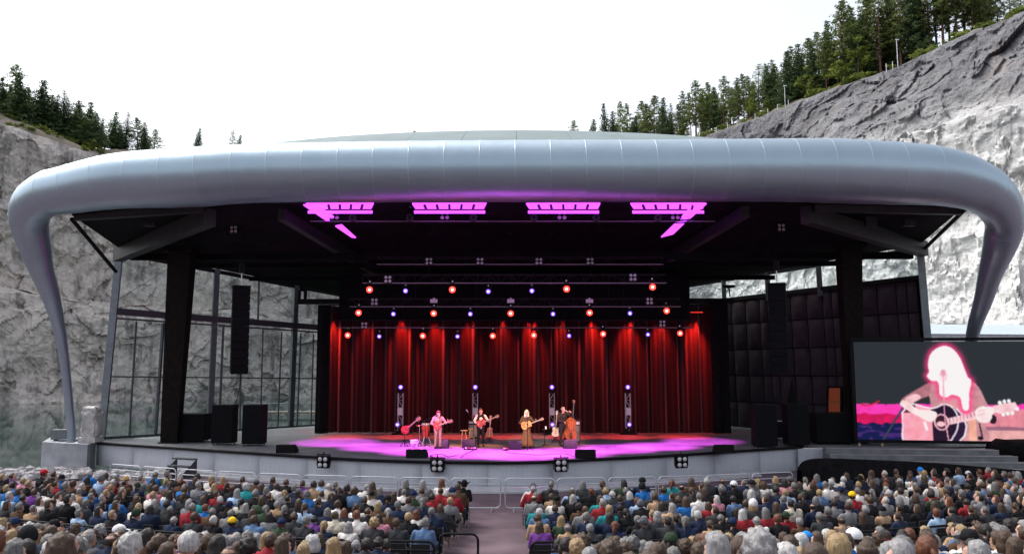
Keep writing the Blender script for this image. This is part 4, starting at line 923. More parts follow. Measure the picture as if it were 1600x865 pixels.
# stage edge beyond the curved lip, black skirt before the steps
mb = MB(); sk = [(1252, 735), (1262, 722), (1290, 717), (1360, 719), (1450, 723), (1530, 729), (1620, 737), (1720, 745)]; pts = [P(x, y, interp(x, [1252, 1720], [33.8, 33.0])) for x, y in sk]; vs_ = []; dense = catmull([tuple(p) for p in pts], 10)
for i, p in enumerate(dense):
    p = Vector(p); wv = .06*math.sin(i*1.7); vs_ += [Vector((p.x, p.y-.25+wv, ZF+.01)), Vector((p.x, p.y+wv*.5, p.z)), Vector((p.x, p.y+.5, p.z-.01)), Vector((p.x, p.y+.6, ZF+.01))]
mb.add(vs_, [(i*4+j, (i+1)*4+j, (i+1)*4+j+1, i*4+j+1) for i in range(len(dense)-1) for j in range(3)], True)
tag(mb.build('black_skirt', BLACKCLOTH), 'long black cloth skirt screening the wide steps from the crowd', 'drape')
e = thing('covered_equipment', 'black cloth covered equipment at the far end of the wide steps', 'cover', Pz(1590, 707, -.2)); mb = MB(); mb.sphere((0.6, 0, .15), (1.9, .8, .5), 20, 10, lambda d, v: Vector((math.copysign(abs(d.x)**.5, d.x)*1.9, math.copysign(abs(d.y)**.5, d.y)*.8, math.copysign(abs(d.z)**.6, d.z)*.5+.07*math.sin(d.x*9)))); mb.build('cloth', BLACKCLOTH, e)
MB().box((.6, 0, -.55), (2.6, 1.0, .8)).build('skirt', BLACKCLOTH, e)

# ------------------------------------------------------------------ video screen
YS = 39.3
sc0 = P(1340, 686, YS); sc1 = P(1340, 534, YS); sc2 = P(1640, 682, YS-1.3)
scr = thing('video_screen', 'large video screen showing a blond guitarist, framed in black on castors', 'video screen', (sc0.x, sc0.y, 0)); VO = Vector(scr.location)
exs = sc2-sc0; exs.z = 0; wS = exs.length; exs.normalize(); hS = sc1.z-sc0.z; angS = rotz_to(exs); nS = Vector((exs.y, -exs.x, 0)); zS = sc0.z
def ras():
    GW, GH = 330, 165; X0, X1, Y0, Y1 = 65.0, 1350.0, 125.0, 783.0
    xx, yy = np.meshgrid(np.linspace(X0, X1, GW), np.linspace(Y0, Y1, GH)); im = np.zeros((GH, GW, 3))
    def c(r, g, b_): return np.array([r, g, b_])/255.0
    im[:] = c(46, 51, 57)
    nz = np.array([[mnoise.fractal(Vector((x*.012, y*.03, 0)), 1, 2, 3) for x in xx[0]] for y in yy[:, 0]])
    def inpoly(p):
        m = np.zeros(xx.shape, bool); j = len(p)-1
        for i in range(len(p)):
            xi, yi = p[i]; xj, yj = p[j]
            m ^= ((yi > yy) != (yj > yy)) & (xx < (xj-xi)*(yy-yi)/(yj-yi+1e-9)+xi); j = i
        return m
    def ell(cx, cy, rx, ry): return ((xx-cx)/rx)**2+((yy-cy)/ry)**2 < 1
    def line(pts, w):
        m = np.zeros(xx.shape, bool)
        for (x0, y0), (x1, y1) in zip(pts, pts[1:]):
            L2 = (x1-x0)**2+(y1-y0)**2; t_ = np.clip(((xx-x0)*(x1-x0)+(yy-y0)*(y1-y0))/L2, 0, 1); m |= np.hypot(xx-x0-t_*(x1-x0), yy-y0-t_*(y1-y0)) < w/2
        return m
    def sm(p): return [tuple(q) for q in catmull([(*v, 0) for v in p+[p[0]]], 6)] if False else [(float(q[0]), float(q[1])) for q in catmull(p+[p[0]], 6)]
    m = yy > 542+nz*8; im[m] = c(250, 60, 175); im[(yy > 615+nz*18) & (xx < 460)] = c(205, 25, 90)
    im[(yy > 668+nz*15+(xx-65)*.03)] = c(22, 30, 78); mm = (yy > 690) & (nz > .1); im[mm] = c(70, 40, 110)
    m = (xx > 880) & (yy > 575+nz*10); im[m] = c(222, 135, 150); im[(xx > 900) & (yy > 690+nz*6)] = c(150, 100, 120); im[(xx > 900) & (yy > 712)] = c(225, 165, 165)
    im[line([(100, 550), (160, 552), (222, 525)], 9)] = c(200, 40, 60); im[line([(382, 572), (240, 778)], 13)] = c(60, 70, 85)
    body = sm([(565, 470), (585, 392), (690, 380), (845, 385), (905, 430), (945, 520), (975, 590), (915, 640), (940, 790), (590, 790), (575, 560)])
    im[inpoly(body)] = c(196, 138, 146); im[inpoly([(640, 440), (760, 460), (850, 560), (870, 790), (620, 790)])] = c(215, 150, 155); im[inpoly([(820, 640), (872, 640), (872, 790), (820, 790)])] = c(235, 170, 150)
    sleeve = sm([(585, 392), (520, 425), (440, 470), (385, 505), (362, 545), (385, 565), (450, 540), (520, 505), (570, 480)]); im[inpoly(sleeve)] = c(172, 112, 122); im[inpoly(sm([(400, 505), (470, 475), (510, 500), (430, 540)]))] = c(240, 190, 195)
    gb = sm([(378, 600), (420, 560), (455, 543), (540, 565), (600, 568), (665, 543), (720, 565), (752, 625), (745, 700), (715, 755), (665, 790), (395, 800), (376, 690)])
    im[inpoly(sm([(700, 560), (760, 580), (803, 640), (803, 720), (765, 785), (690, 790)]))] = c(45, 30, 60); im[line([(745, 572), (790, 620), (806, 690), (790, 750), (755, 785)], 11)] = c(255, 235, 240)
    G = inpoly(gb); im[G] = c(250, 160, 178); im[G & (xx > 575+(yy-560)*.02)] = c(40, 25, 48); im[G & (xx < 470) & (yy < 600)] = c(90, 30, 50); im[G & ell(500, 700, 75, 90)] = c(255, 160, 175)
    im[line(gb, 11)] = c(255, 240, 245); im[ell(640, 662, 52, 56)] = c(250, 180, 190); im[ell(640, 662, 40, 45)] = c(60, 30, 50); im[ell(635, 675, 30, 18)] = c(250, 190, 195); im[inpoly([(515, 660), (535, 658), (550, 715), (530, 720)])] = c(255, 245, 245)
    neck = [(672, 640), (870, 588), (1000, 556), (1005, 590), (872, 640), (682, 682)]; im[inpoly(neck)] = c(250, 200, 205)
    for k in range(12): x = 695+k*24; im[line([(x, 640-(x-672)*.26+4), (x+2, 672-(x-672)*.26)], 5)] = c(170, 110, 130)
    fore = sm([(362, 545), (392, 515), (440, 545), (500, 585), (560, 582), (612, 600), (600, 640), (565, 662), (500, 632), (420, 590)]); im[inpoly(fore)] = c(255, 215, 215); im[inpoly(sm([(450, 575), (560, 585), (612, 600), (600, 640), (565, 662), (500, 632)]))] = c(255, 240, 238)
    im[inpoly([(985, 555), (1040, 538), (1140, 525), (1160, 575), (1060, 602), (1000, 596)])] = c(245, 195, 200)
    for x, y in ((1037, 530), (1068, 522), (1098, 518), (1055, 608), (1085, 602), (1115, 598), (1150, 570)): im[ell(x, y, 13, 13)] = c(255, 250, 250)
    im[ell(985, 640, 24, 30)] = c(45, 25, 40); im[ell(925, 610, 58, 56)] = c(255, 225, 225); im[ell(965, 585, 35, 30)] = c(255, 240, 240); im[line([(890, 590), (940, 575)], 6)] = c(235, 180, 185); im[line([(885, 615), (935, 600)], 6)] = c(235, 180, 185)
    im[line([(893, 670), (908, 760)], 9)] = c(40, 30, 40); im[ell(895, 765, 18, 14)] = c(30, 25, 35)
    hair = sm([(575, 330), (572, 270), (590, 210), (640, 165), (700, 152), (750, 175), (790, 230), (815, 300), (835, 360), (858, 388), (838, 470), (828, 575), (790, 575), (775, 500), (720, 480), (690, 495), (640, 480), (632, 395), (585, 385), (560, 355)])
    from_h = inpoly(hair); d = np.zeros(xx.shape)
    pts = np.array(hair); 
    for k in range(0, len(pts)): d = np.maximum(d, np.exp(-(np.hypot(xx-pts[k, 0], yy-pts[k, 1])/26)**2))
    hal = (d*.75)[..., None]; im = im*(1-hal)+c(255, 60, 130)*hal; im[from_h] = c(255, 250, 250)
    im[ell(672, 350, 26, 40)] = c(255, 205, 215); im[ell(672, 335, 15, 24)] = c(240, 165, 185); im[line([(668, 350), (664, 640), (682, 785)], 9)] = c(235, 165, 180)
    fig = (im.max(axis=2) > .35)[..., None]; nz2 = np.array([[mnoise.fractal(Vector((x*.02, y*.02, 3)), 1, 2, 4) for x in xx[0]] for y in yy[:, 0]])[..., None]
    im = np.where(fig & (im.min(axis=2) < .93)[..., None], np.clip(im*(1.06+.12*nz2), 0, 1), im)
    for _ in range(2): q_ = np.pad(im, ((1, 1), (1, 1), (0, 0)), 'edge'); im = (q_[1:-1, 1:-1]*2+q_[:-2, 1:-1]+q_[2:, 1:-1]+q_[1:-1, :-2]+q_[1:-1, 2:])/6
    im = np.where(im <= .04045, im/12.92, ((im+.055)/1.055)**2.4); return im, GW, GH
im, GW, GH = ras()
vs_ = [exs*(wS*i/(GW))+Vector((0, 0, zS+hS*(1-j/(GH))))+nS*.055 for j in range(GH+1) for i in range(GW+1)]
mb = MB(); mb.add(vs_, [(j*(GW+1)+i, (j+1)*(GW+1)+i, (j+1)*(GW+1)+i+1, j*(GW+1)+i+1) for j in range(GH) for i in range(GW)])
SM = bpy.data.materials.new('video_picture'); SM.use_nodes = True; n = SM.node_tree.nodes; b = n['Principled BSDF']; at = n.new('ShaderNodeAttribute'); at.attribute_name = 'picture'; b.inputs['Base Color'].default_value = (.004, .004, .004, 1); b.inputs['Roughness'].default_value = .9; b.inputs['Specular IOR Level'].default_value = .05
SM.node_tree.links.new(at.outputs['Color'], b.inputs['Emission Color']); b.inputs['Emission Strength'].default_value = 0.46
dsp = mb.build('display', SM, scr, fix=False); ca = dsp.data.color_attributes.new('picture', 'FLOAT_COLOR', 'CORNER')
flat = np.ones((GH*GW, 4)); flat[:, :3] = im.reshape(-1, 3); ca.data.foreach_set('color', np.repeat(flat, 4, axis=0).ravel())
MB().prism([Vector((0, 0, zS)), exs*wS+Vector((0, 0, zS)), exs*wS+Vector((0, 0, zS+hS)), Vector((0, 0, zS+hS))], -nS*.12).build('panel_back', BLACK, scr)
for a_, b2 in (((-.1, zS-.06), (wS+.1, zS-.06)), ((-.1, zS+hS+.12), (wS+.1, zS+hS+.12))): MB().bar(exs*a_[0]+Vector((0, 0, a_[1])), exs*b2[0]+Vector((0, 0, b2[1])), .2 if a_[1] < 1 else .22, .14).build('frame_rail', BLACK, scr)
for x in (-.1, wS+.1): MB().bar(exs*x+Vector((0, 0, .12)), exs*x+Vector((0, 0, zS+hS+.2)), .13, .13).build('frame_post', BLACK, scr)
CAST = mat('castor_brown', (.35, .25, .18), .6)
for x in (0.05, 1.1, wS-2.2, wS-1.0): MB().cyl(exs*x+Vector((0, 0, .07))+nS*.02, exs*x+Vector((0, 0, .07))+nS*.1, .07, n=10).box(exs*x+Vector((0, 0, .16)), (.08, .1, .08)).build('castor', CAST, scr)

# ================================================================== people: shared builders
def capsule(mb, p0, r0, p1, r1, n=10):
    p0 = Vector(p0); p1 = Vector(p1); d = p1-p0
    if d.length < 1e-5: d = Vector((0, 0, 1e-4)); p1 = p0+d
    q = d.to_track_quat('Z', 'Y'); vs = []; rings = 0
    for cen, r, angs in ((p0, r0, (-85, -50, -20)), (p1, r1, (20, 50, 85))):
        for a in angs:
            z = math.sin(R(a))*r; rr = math.cos(R(a))*r; rings += 1
            for i in range(n): t = 2*PI*i/n; vs.append(cen+q @ Vector((rr*math.cos(t), rr*math.sin(t), z)))
    fs = [(j*n+i, j*n+(i+1) % n, (j+1)*n+(i+1) % n, (j+1)*n+i) for j in range(rings-1) for i in range(n)]
    fs += [tuple(range(n-1, -1, -1)), tuple((rings-1)*n+i for i in range(n))]
    mb.add(vs, fs, True)
def fuse(mb, voxel, name, mats, smooth=2, dec=None):
    me = mb.mesh('tmp'); o = bpy.data.objects.new('tmp', me); C.objects.link(o)
    m = o.modifiers.new('r', 'REMESH'); m.mode = 'VOXEL'; m.voxel_size = voxel; m.use_smooth_shade = True
    if smooth: s_ = o.modifiers.new('s', 'SMOOTH'); s_.iterations = smooth; s_.factor = .5
    if dec: d_ = o.modifiers.new('d', 'DECIMATE'); d_.ratio = dec
    dg = bpy.context.evaluated_depsgraph_get(); out = bpy.data.meshes.new_from_object(o.evaluated_get(dg)); out.name = name
    C.objects.unlink(o); bpy.data.objects.remove(o); out.materials.clear()
    for x in mats: out.materials.append(x)
    out.polygons.foreach_set('use_smooth', [True]*len(out.polygons)); return out
def head_shape(mb, c, fwd, k=1.0):
    # skull, jaw, nose, ears, brow
    f = Vector(fwd).normalized(); s = Vector((f.y, -f.x, 0)).normalized(); u = Vector((0, 0, 1)); c = Vector(c)
    def L(x, y, z): return c+s*(x*k)+f*(y*k)+u*(z*k)
    mb.sphere(c+u*.02*k-f*.01*k, (.079*k, .079*k, .1*k), 14, 10); mb.sphere(L(0, -.025, .035), .082*k, 12, 8)
    capsule(mb, L(0, .03, -.01), .068*k, L(0, .055, -.085), .04*k); capsule(mb, L(0, .085, .015), .011*k, L(0, .105, -.022), .016*k, 6)
    for e in (-1, 1): capsule(mb, L(e*.08, -.01, .02), .016*k, L(e*.082, -.015, -.02), .012*k, 6)
    capsule(mb, L(-.035, .074, .032), .014*k, L(.035, .074, .032), .014*k, 6); capsule(mb, L(-.02, .088, -.052), .01*k, L(.02, .088, -.052), .01*k, 6)
    capsule(mb, L(0, -.015, -.06), .058*k, L(0, -.03, -.15), .062*k)
def fingers(mb, wrist, dirn, palmn, side, r=.0085, curl=.6):
    d = Vector(dirn).normalized(); pn = Vector(palmn).normalized(); sd = d.cross(pn).normalized()*side
    kn = Vector(wrist)+d*.085
    for i, x in enumerate((-.032, -.011, .011, .032)): capsule(mb, Vector(wrist)+d*.01+sd*x*.5, .017, kn+sd*x, .013, 8)
    for i, (x, l_) in enumerate(((-.034, .065), (-.012, .082), (.012, .08), (.034, .07))):
        a = kn+sd*x; b_ = a+(d*math.cos(curl*.6)+pn*math.sin(curl*.6))*l_*.55; e = b_+(d*math.cos(curl*1.6)+pn*math.sin(curl*1.6))*l_*.45
        capsule(mb, a, r*1.05, b_, r, 8); capsule(mb, b_, r, e, r*.85, 8)
    t0 = Vector(wrist)+d*.03+sd*.025; t1 = t0+(d*.5+sd*.75+pn*.3).normalized()*.045; capsule(mb, t0, .014, t1, .011, 8); capsule(mb, t1, .011, t1+(d*.8+sd*.2+pn*.4).normalized()*.032, .009, 8)
SKIN = mat('skin_light', (.55, .33, .25), .55, var=.12, scale=12); SKIN2 = mat('skin_tan', (.42, .24, .17), .55, var=.12, scale=12)
EYE = mat('dark_eye', (.02, .015, .012), .2)
def hair_mat(nm, c): return mat('hair_'+nm, c, .5, var=.3, scale=26, bump=.4, bscale=45, stretch=(1.8, 1.8, .16), spec=.35)
HAIRC = {'grey': hair_mat('grey', (.15, .145, .14)), 'white': hair_mat('white', (.42, .41, .4)), 'brown': hair_mat('brown', (.06, .036, .022)), 'dark': hair_mat('dark', (.022, .017, .015)), 'blond': hair_mat('blond', (.29, .2, .1)), 'auburn': hair_mat('auburn', (.13, .045, .022)), 'pale blond': hair_mat('pale_blond', (.8, .66, .42)), 'silver': hair_mat('silver', (.25, .245, .245))}
def hair_mesh(kind, seed, nu=26, nv=20, rough=1.0):
    # local origin = head centre, facing +Y
    r_ = random.Random(seed); o = Vector((r_.uniform(0, 50), r_.uniform(0, 50), 0)); mb = MB()
    def fn(d, v):
        face = d.y > .28 and d.z < .52 - (.25 if kind in ('long', 'bob') else 0)*0
        base = Vector((d.x*.09, d.y*.1-.012, d.z*.112+.022)); amp = dict(short=.012, bald=.004, long=.012, bob=.014, curly=.03, pony=.008).get(kind, .01)
        base += d*(amp*rough*mnoise.fractal(d*3.2+o, 1, 2.1, 3)+.004)
        if kind == 'curly': base += d*.012
        if kind == 'bald':
            if d.z > .3: base *= .86
            if d.z < -.62: base *= .75
        if face or (abs(d.x) < .75 and d.y > .12 and d.z < .15): base = Vector((d.x*.06, d.y*.06-.02, d.z*.07+.02))
        low = {'short': -.55, 'bald': -.55, 'curly': -.7, 'pony': -.55}.get(kind)
        if low is not None and d.z < low: base.z = low*.1+.012; base.x *= .8; base.y *= .85
        if kind in ('long', 'bob') and d.z < .1 and not face and d.y < .25:
            L_ = (.30 if kind == 'long' else .1)*(1+.12*mnoise.noise(d*5+o)); t_ = min(1, (.1-d.z)/1.0); base.z = .01-.06*t_-L_*t_; w = 1+.25*math.sin(PI*t_*.8)
            ph = math.atan2(d.y, d.x); rad = .092*w*(1-.25*t_*t_); base.x = math.cos(ph)*rad*1.05; base.y = min(math.sin(ph)*rad-.012, .035)-.02*t_
            base.x += .006*math.sin(ph*9+r_.random()*0); base.y += .006*math.cos(ph*11)
        return base
    mb.sphere((0, 0, 0), 1, nu, nv, fn)
    if kind == 'pony':
        mb.tube([(0, -.1, .03), (0, -.145, .0), (0, -.15, -.09), (.01, -.135, -.2)], [.02, .032, .03, .008], 8)
    return mb.mesh('hair')
def hat_mesh(kind):
    mb = MB()
    if kind == 'cap':
        mb.sphere((0, -.01, .045), 1, 18, 10, lambda d, v: Vector((d.x*.1, d.y*.112, max(d.z, -.18)*.1)))
        pts = [(.085*math.cos(t), .06+.12*math.sin(t), .05-.03*math.sin(t)) for t in np.linspace(0, PI, 9)]; mb.prism(pts, (0, 0, .008)); mb.sphere((0, -.01, .145), (.011, .011, .008), 6, 4)
    elif kind == 'beanie': mb.sphere((0, -.012, .03), 1, 18, 12, lambda d, v: Vector((d.x*.1, d.y*.11, max(d.z, -.35)*.125)))
    else:   # brimmed hat
        b = .19 if kind == 'cowboy' else .155; n = 24; vs = []
        prof = [(.088, .03), (.1, .035), (.13, .035), (b, .045), (b, .039), (.1, .028)]
        for r_, z in prof:
            for i in range(n):
                t = 2*PI*i/n; up = .055*abs(math.cos(t))**2*max(0, (r_-.1)/(b-.1)) if kind == 'cowboy' else 0; vs.append((r_*math.cos(t), r_*1.12*math.sin(t)-.01, z+up))
        mb.add(vs, [(j*n+i, j*n+(i+1) % n, ((j+1) % 6)*n+(i+1) % n, ((j+1) % 6)*n+i) for j in range(6) for i in range(n)], True)
        mb.sphere((0, -.01, .03), 1, 18, 10, lambda d, v: Vector((d.x*.09*(1-.12*max(0, d.z)), d.y*.102, max(d.z, 0)*.135-(.03 if d.z > .85 and abs(d.x) < .4 else 0))))
    return mb.mesh('hat')
HATS = {k: hat_mesh(k) for k in ('cap', 'beanie', 'cowboy', 'brim')}
CLOTH = {}
def cloth(nm, c, rough=.9): 
    if nm not in CLOTH: CLOTH[nm] = mat('cloth_'+nm.replace(' ', '_'), c, rough, var=.22, scale=7, bump=.35, bscale=9, spec=.15)
    return CLOTH[nm]

# ------------------------------------------------------------------ the four musicians (facing the crowd, -Y)
def musician(loc, rz, label, pose, top, legs, hairk, hairc, hgt=1.75, skirt=None, vest=None, shoes=None, skin=SKIN):
    k = hgt/1.75; body = MB(); tp_ = MB(); lg = MB()
    V = {a: Vector(b) for a, b in pose.items()}
    pel, ch, nk, hd = V.get('pelvis', Vector((0, 0, .95))), V.get('chest', Vector((0, .0, 1.28))), V.get('neck', Vector((0, 0, 1.47))), V.get('head', Vector((0, -.03, 1.625)))
    for mbx, e in ((body, 0), (tp_, .016)):
        capsule(mbx, pel, .125+e, ch, .145+e); capsule(mbx, pel+Vector((-.07, 0, 0)), .11+e, ch+Vector((-.07, 0, .03)), .115+e); capsule(mbx, pel+Vector((.07, 0, 0)), .11+e, ch+Vector((.07, 0, .03)), .115+e)
        capsule(mbx, ch+Vector((-.1, 0, .1)), .085+e, ch+Vector((.1, 0, .1)), .085+e)
    capsule(body, ch+Vector((0, 0, .1)), .07, nk, .055); head_shape(body, hd, V.get('look', Vector((0, -1, -.05))))
    for s in ('l', 'r'):
        sh, el, wr = V['sh'+s], V['el'+s], V['wr'+s]; hp, kn_, an = V['hp'+s], V['kn'+s], V['an'+s]
        capsule(body, sh, .06, el, .043); capsule(body, el, .042, wr, .028); fingers(body, wr, V.get('hd'+s, wr-el), V.get('pn'+s, Vector((0, 1, 0))), 1 if s == 'l' else -1)
        capsule(tp_, sh, .078, el, .06); capsule(tp_, el, .058, wr.lerp(el, .12), .043); capsule(tp_, ch+Vector((0, 0, .08)), .1, sh, .078)
        capsule(body, hp, .085, kn_, .058); capsule(body, kn_, .057, an, .037); capsule(body, an+Vector((0, 0, -.03)), .04, an+Vector((0, -.14, -.045)), .032)
        capsule(lg, pel, .138, hp, .115); capsule(lg, hp, .105, kn_, .075); capsule(lg, kn_, .075, an+Vector((0, 0, .02)), .06)
    o = link('person', fuse(body, .0095, 'person', [skin], 2), None, loc, (0, 0, rz)); o.scale = (k, k, k); tag(o, label, 'person', 'musicians on the stage')
    link('jacket', fuse(tp_, .016, 'jacket', [top], 2), o); link('trousers', fuse(lg, .016, 'trousers', [legs], 2), o)
    for s in ('l', 'r'):
        an = V['an'+s]; sh_ = MB(); capsule(sh_, an+Vector((0, .02, -.04)), .047, an+Vector((0, -.15, -.05)), .042); link('shoe', fuse(sh_, .012, 'shoe', [shoes or BLACK], 1), o)
    hm = hair_mesh(hairk, rnd.randint(0, 99), 40, 30); hm.materials.append(HAIRC[hairc]); ho = link('hair', hm, o, hd+Vector((0, 0, .012))); lk = V.get('look', Vector((0, -1, 0))); ho.rotation_euler = (0, 0, math.atan2(lk.y, lk.x)-PI/2); ho.scale = (1.06, 1.06, 1.06) if hairk != 'long' else (1.15, 1.12, 1.45); ho.location.z -= 0 if hairk != 'long' else .03
    f = lk.normalized(); s_ = Vector((f.y, -f.x, 0))
    for e in (-1, 1): MB().sphere(hd+s_*e*.032+f*.073+Vector((0, 0, .012)), (.011, .011, .008), 8, 6).build('eye', EYE, o)
    if skirt:
        mb = MB(); nn = 40; vs = []
        for j in range(9):
            z = .98-.9*j/8; r_ = .15+.2*(j/8)**1.2
            for i in range(nn): t = 2*PI*i/nn; rr = r_*(1+.1*(j/8)*math.sin(t*9+j*.2)); vs.append((rr*math.cos(t), rr*.8*math.sin(t), z+.03*(j == 8)*math.sin(t*5)))
        mb.add(vs, [(j*nn+i, j*nn+(i+1) % nn, (j+1)*nn+(i+1) % nn, (j+1)*nn+i) for j in range(8) for i in range(nn)], True); mb.build('skirt', skirt, o)
    if vest:
        mb = MB()
        for dx in (-.075, .075): capsule(mb, pel+Vector((dx, 0, .02)), .132, ch+Vector((dx, 0, .09)), .138)
        link('vest', fuse(mb, .016, 'vest', [vest], 2), o)
    return o
def stand_pose(**kw):
    p = dict(shl=(.19, 0, 1.43), shr=(-.19, 0, 1.43), hpl=(.09, 0, .9), hpr=(-.09, 0, .9), knl=(.11, -.03, .5), knr=(-.11, -.02, .5), anl=(.12, .0, .095), anr=(-.12, .02, .095),
             elr=(-.33, -.06, 1.17), wrr=(-.14, -.24, 1.09), ell=(.36, -.1, 1.2), wrl=(.42, -.3, 1.25), hdr=(.8, -.1, -.4), hdl=(.1, -.2, .9), pnr=(0, 1, 0), pnl=(-.9, .3, 0)); p.update(kw); return p
def guitar(loc, rz, label, kind, body_mat, tilt, sc=1.0, name='guitar', front=None, yrot=0.0, group=None):
    # local: x along neck, front face -y
    e = thing(name, label, 'guitar' if 'bass' not in name else 'double bass', loc, (0, 0, 0), group)
    e.matrix_world = Matrix.Translation(loc) @ Matrix.Rotation(rz, 4, 'Z') @ Matrix.Rotation(-tilt, 4, 'Y') @ Matrix.Rotation(yrot, 4, 'X') @ Matrix.Scale(sc, 4)
    prof = {'acoustic': ([0, .03, .1, .17, .24, .30, .36, .42, .46, .48], [.02, .12, .185, .19, .15, .118, .13, .14, .10, .02], .1), 'electric': ([0, .03, .08, .14, .2, .25, .31, .36, .40], [.02, .1, .15, .15, .12, .11, .13, .15, .04], .045),
            'mandolin': ([0, .03, .08, .14, .2, .26, .3], [.02, .09, .13, .13, .1, .06, .02], .06), 'bass': ([0, .05, .15, .28, .42, .54, .62, .72, .86, .98, 1.06, 1.1], [.02, .2, .31, .33, .27, .19, .18, .22, .25, .19, .08, .03], .2)}[kind]
    xs = np.linspace(0, prof[0][-1], 26); ws = np.interp(xs, prof[0], prof[1]); L = prof[0][-1]; th = prof[2]
    out = [(x, -th/2, w) for x, w in zip(xs, ws)]+[(x, -th/2, -w) for x, w in zip(xs[::-1], ws[::-1])]
    out = [(x-L*.45, y, z) for x, y, z in out]; b_ = MB().prism(out, (0, th, 0)).build('body', body_mat, e); md = b_.modifiers.new('b', 'BEVEL'); md.width = .01; md.segments = 2; md.limit_method = 'ANGLE'
    nl = {'acoustic': .42, 'electric': .48, 'mandolin': .28, 'bass': .68}[kind]; nw = .05 if kind != 'bass' else .06; x0 = L*.55
    NECK = mat('neck_wood', (.3, .17, .08), .5, var=.2); MB().box((x0+nl/2-.03, -th/2-.012, 0), (nl+.06, .03, nw)).build('neck', NECK if kind != 'bass' else mat('ebony', (.03, .02, .018), .4), e)
    MB().prism([(x0+nl, -th/2-.02, -nw*.6), (x0+nl+.16, -th/2-.01, -nw*.9), (x0+nl+.17, -th/2-.01, nw*.8), (x0+nl, -th/2-.02, nw*.6)], (0, .022, 0)).build('headstock', NECK if front is None else front, e)
    for i in range(3):
        for sg in (-1, 1): MB().cyl((x0+nl+.035+i*.045, -th/2, sg*nw*.7), (x0+nl+.035+i*.045, -th/2, sg*(nw*.7+.035)), .008, n=6).build('tuner', ALU, e)
    if kind in ('acoustic',): MB().cyl((L*.16, -th/2-.003, 0), (L*.16, -th/2-.001, 0), .05, n=20).build('sound_hole', mat('sound_hole', (.01, .008, .006), .8), e); MB().box((-L*.16, -th/2-.006, 0), (.025, .012, .15)).build('bridge', BLACK, e)
    elif kind == 'electric':
        for x in (-.02, .06): MB().box((x, -th/2-.006, 0), (.025, .01, .08)).build('pickup', BLACK, e)
        MB().box((-.1, -th/2-.006, 0), (.03, .012, .08)).build('bridge', ALU, e)
    elif kind == 'bass':
        for sg in (-1, 1): MB().box((0, -th/2-.003, sg*.12), (.16, .006, .015)).build('sound_hole', BLACK, e)
        MB().prism([(-.02, -th/2, -.08), (.02, -th/2, -.08), (.01, -th/2-.1, 0), (-.01, -th/2-.1, 0), ], (0, 0, .12)).build('bridge', NECK, e); MB().box((-.28, -th/2-.05, 0), (.3, .02, .06)).build('tailpiece', BLACK, e); MB().cyl((-L*.45, 0, 0), (-L*.45-.22, 0, 0), .01, n=6).build('end_pin', ALU, e)
    else: MB().cyl((L*.1, -th/2-.003, 0), (L*.1, -th/2-.001, 0), .03, n=14).build('sound_hole', BLACK, e); MB().box((-.08, -th/2-.006, 0), (.015, .012, .08)).build('bridge', BLACK, e)
    mb = MB()
    for i in range(4): z = (i-1.5)*nw*.18; mb.bar((-.14*L/.48, -th/2-.032 if kind != 'bass' else -th/2-.1, z), (x0+nl, -th/2-.034, z), .003, .003)
    mb.build('strings', ALU, e)
    return e
WOODA = mat('sunburst_wood', (.5, .2, .05), .35, var=.4, scale=5); WOODR = mat('red_lacquer', (.45, .06, .03), .3); CREAM = mat('cream_lacquer', (.75, .66, .45), .35); BASSW = mat('bass_varnish', (.34, .1, .025), .35, var=.35, scale=4)
pA, pB, pC, pD = Pz(684, 700, 0), Pz(751, 697, 0), Pz(823, 699, 0), Pz(880, 696, 0)
musician(pA, .25, 'person with reddish brown hair in a tan jacket playing mandolin', stand_pose(head=(.02, -.06, 1.6), look=(.3, -1, -.35)), cloth('tan jacket', (.38, .25, .15)), cloth('khaki', (.33, .24, .16)), 'curly', 'auburn', 1.72)
guitar(pA+Vector((-.02, -.3, 1.07)), .1, 'small red brown mandolin held by the tan jacketed musician', 'mandolin', WOODR, R(18), 1.25, 'mandolin')
musician(pB, .15, 'person in black vest and white sleeves playing a red electric guitar', stand_pose(look=(.4, -1, -.2)), cloth('white shirt', (.7, .66, .62)), cloth('black', (.014, .014, .016)), 'short', 'auburn', 1.76, vest=cloth('black', (.014, .014, .016)))
guitar(pB+Vector((.0, -.32, 1.12)), .1, 'red electric guitar held by the vested musician', 'electric', WOODR, R(22), 1.1)
musician(pC, .05, 'person with long blond hair in a brown coat and ruffled skirt playing acoustic guitar', stand_pose(look=(.1, -1, -.1)), cloth('brown coat', (.1, .05, .03)), cloth('brown coat', (.1, .05, .03)), 'long', 'pale blond', 1.72, skirt=cloth('rust skirt', (.17, .07, .04)))
guitar(pC+Vector((-.05, -.34, 1.08)), .1, 'sunburst acoustic guitar held by the blond singer', 'acoustic', WOODA, R(20), 1.05)
musician(pD, .3, 'tall bald person in a dark suit playing the double bass', stand_pose(elr=(-.3, -.12, 1.15), wrr=(-.05, -.3, 1.08), ell=(.34, -.18, 1.35), wrl=(.26, -.34, 1.52), look=(.4, -1, -.15), hdl=(-.6, -.5, .3)), cloth('charcoal suit', (.035, .032, .034)), cloth('charcoal suit', (.035, .032, .034)), 'bald', 'silver', 1.86)
guitar(pD+Vector((.33, -.42, .80)), .35, 'brown double bass leaning on the bald musician', 'bass', BASSW, R(84), .98, 'double_bass')
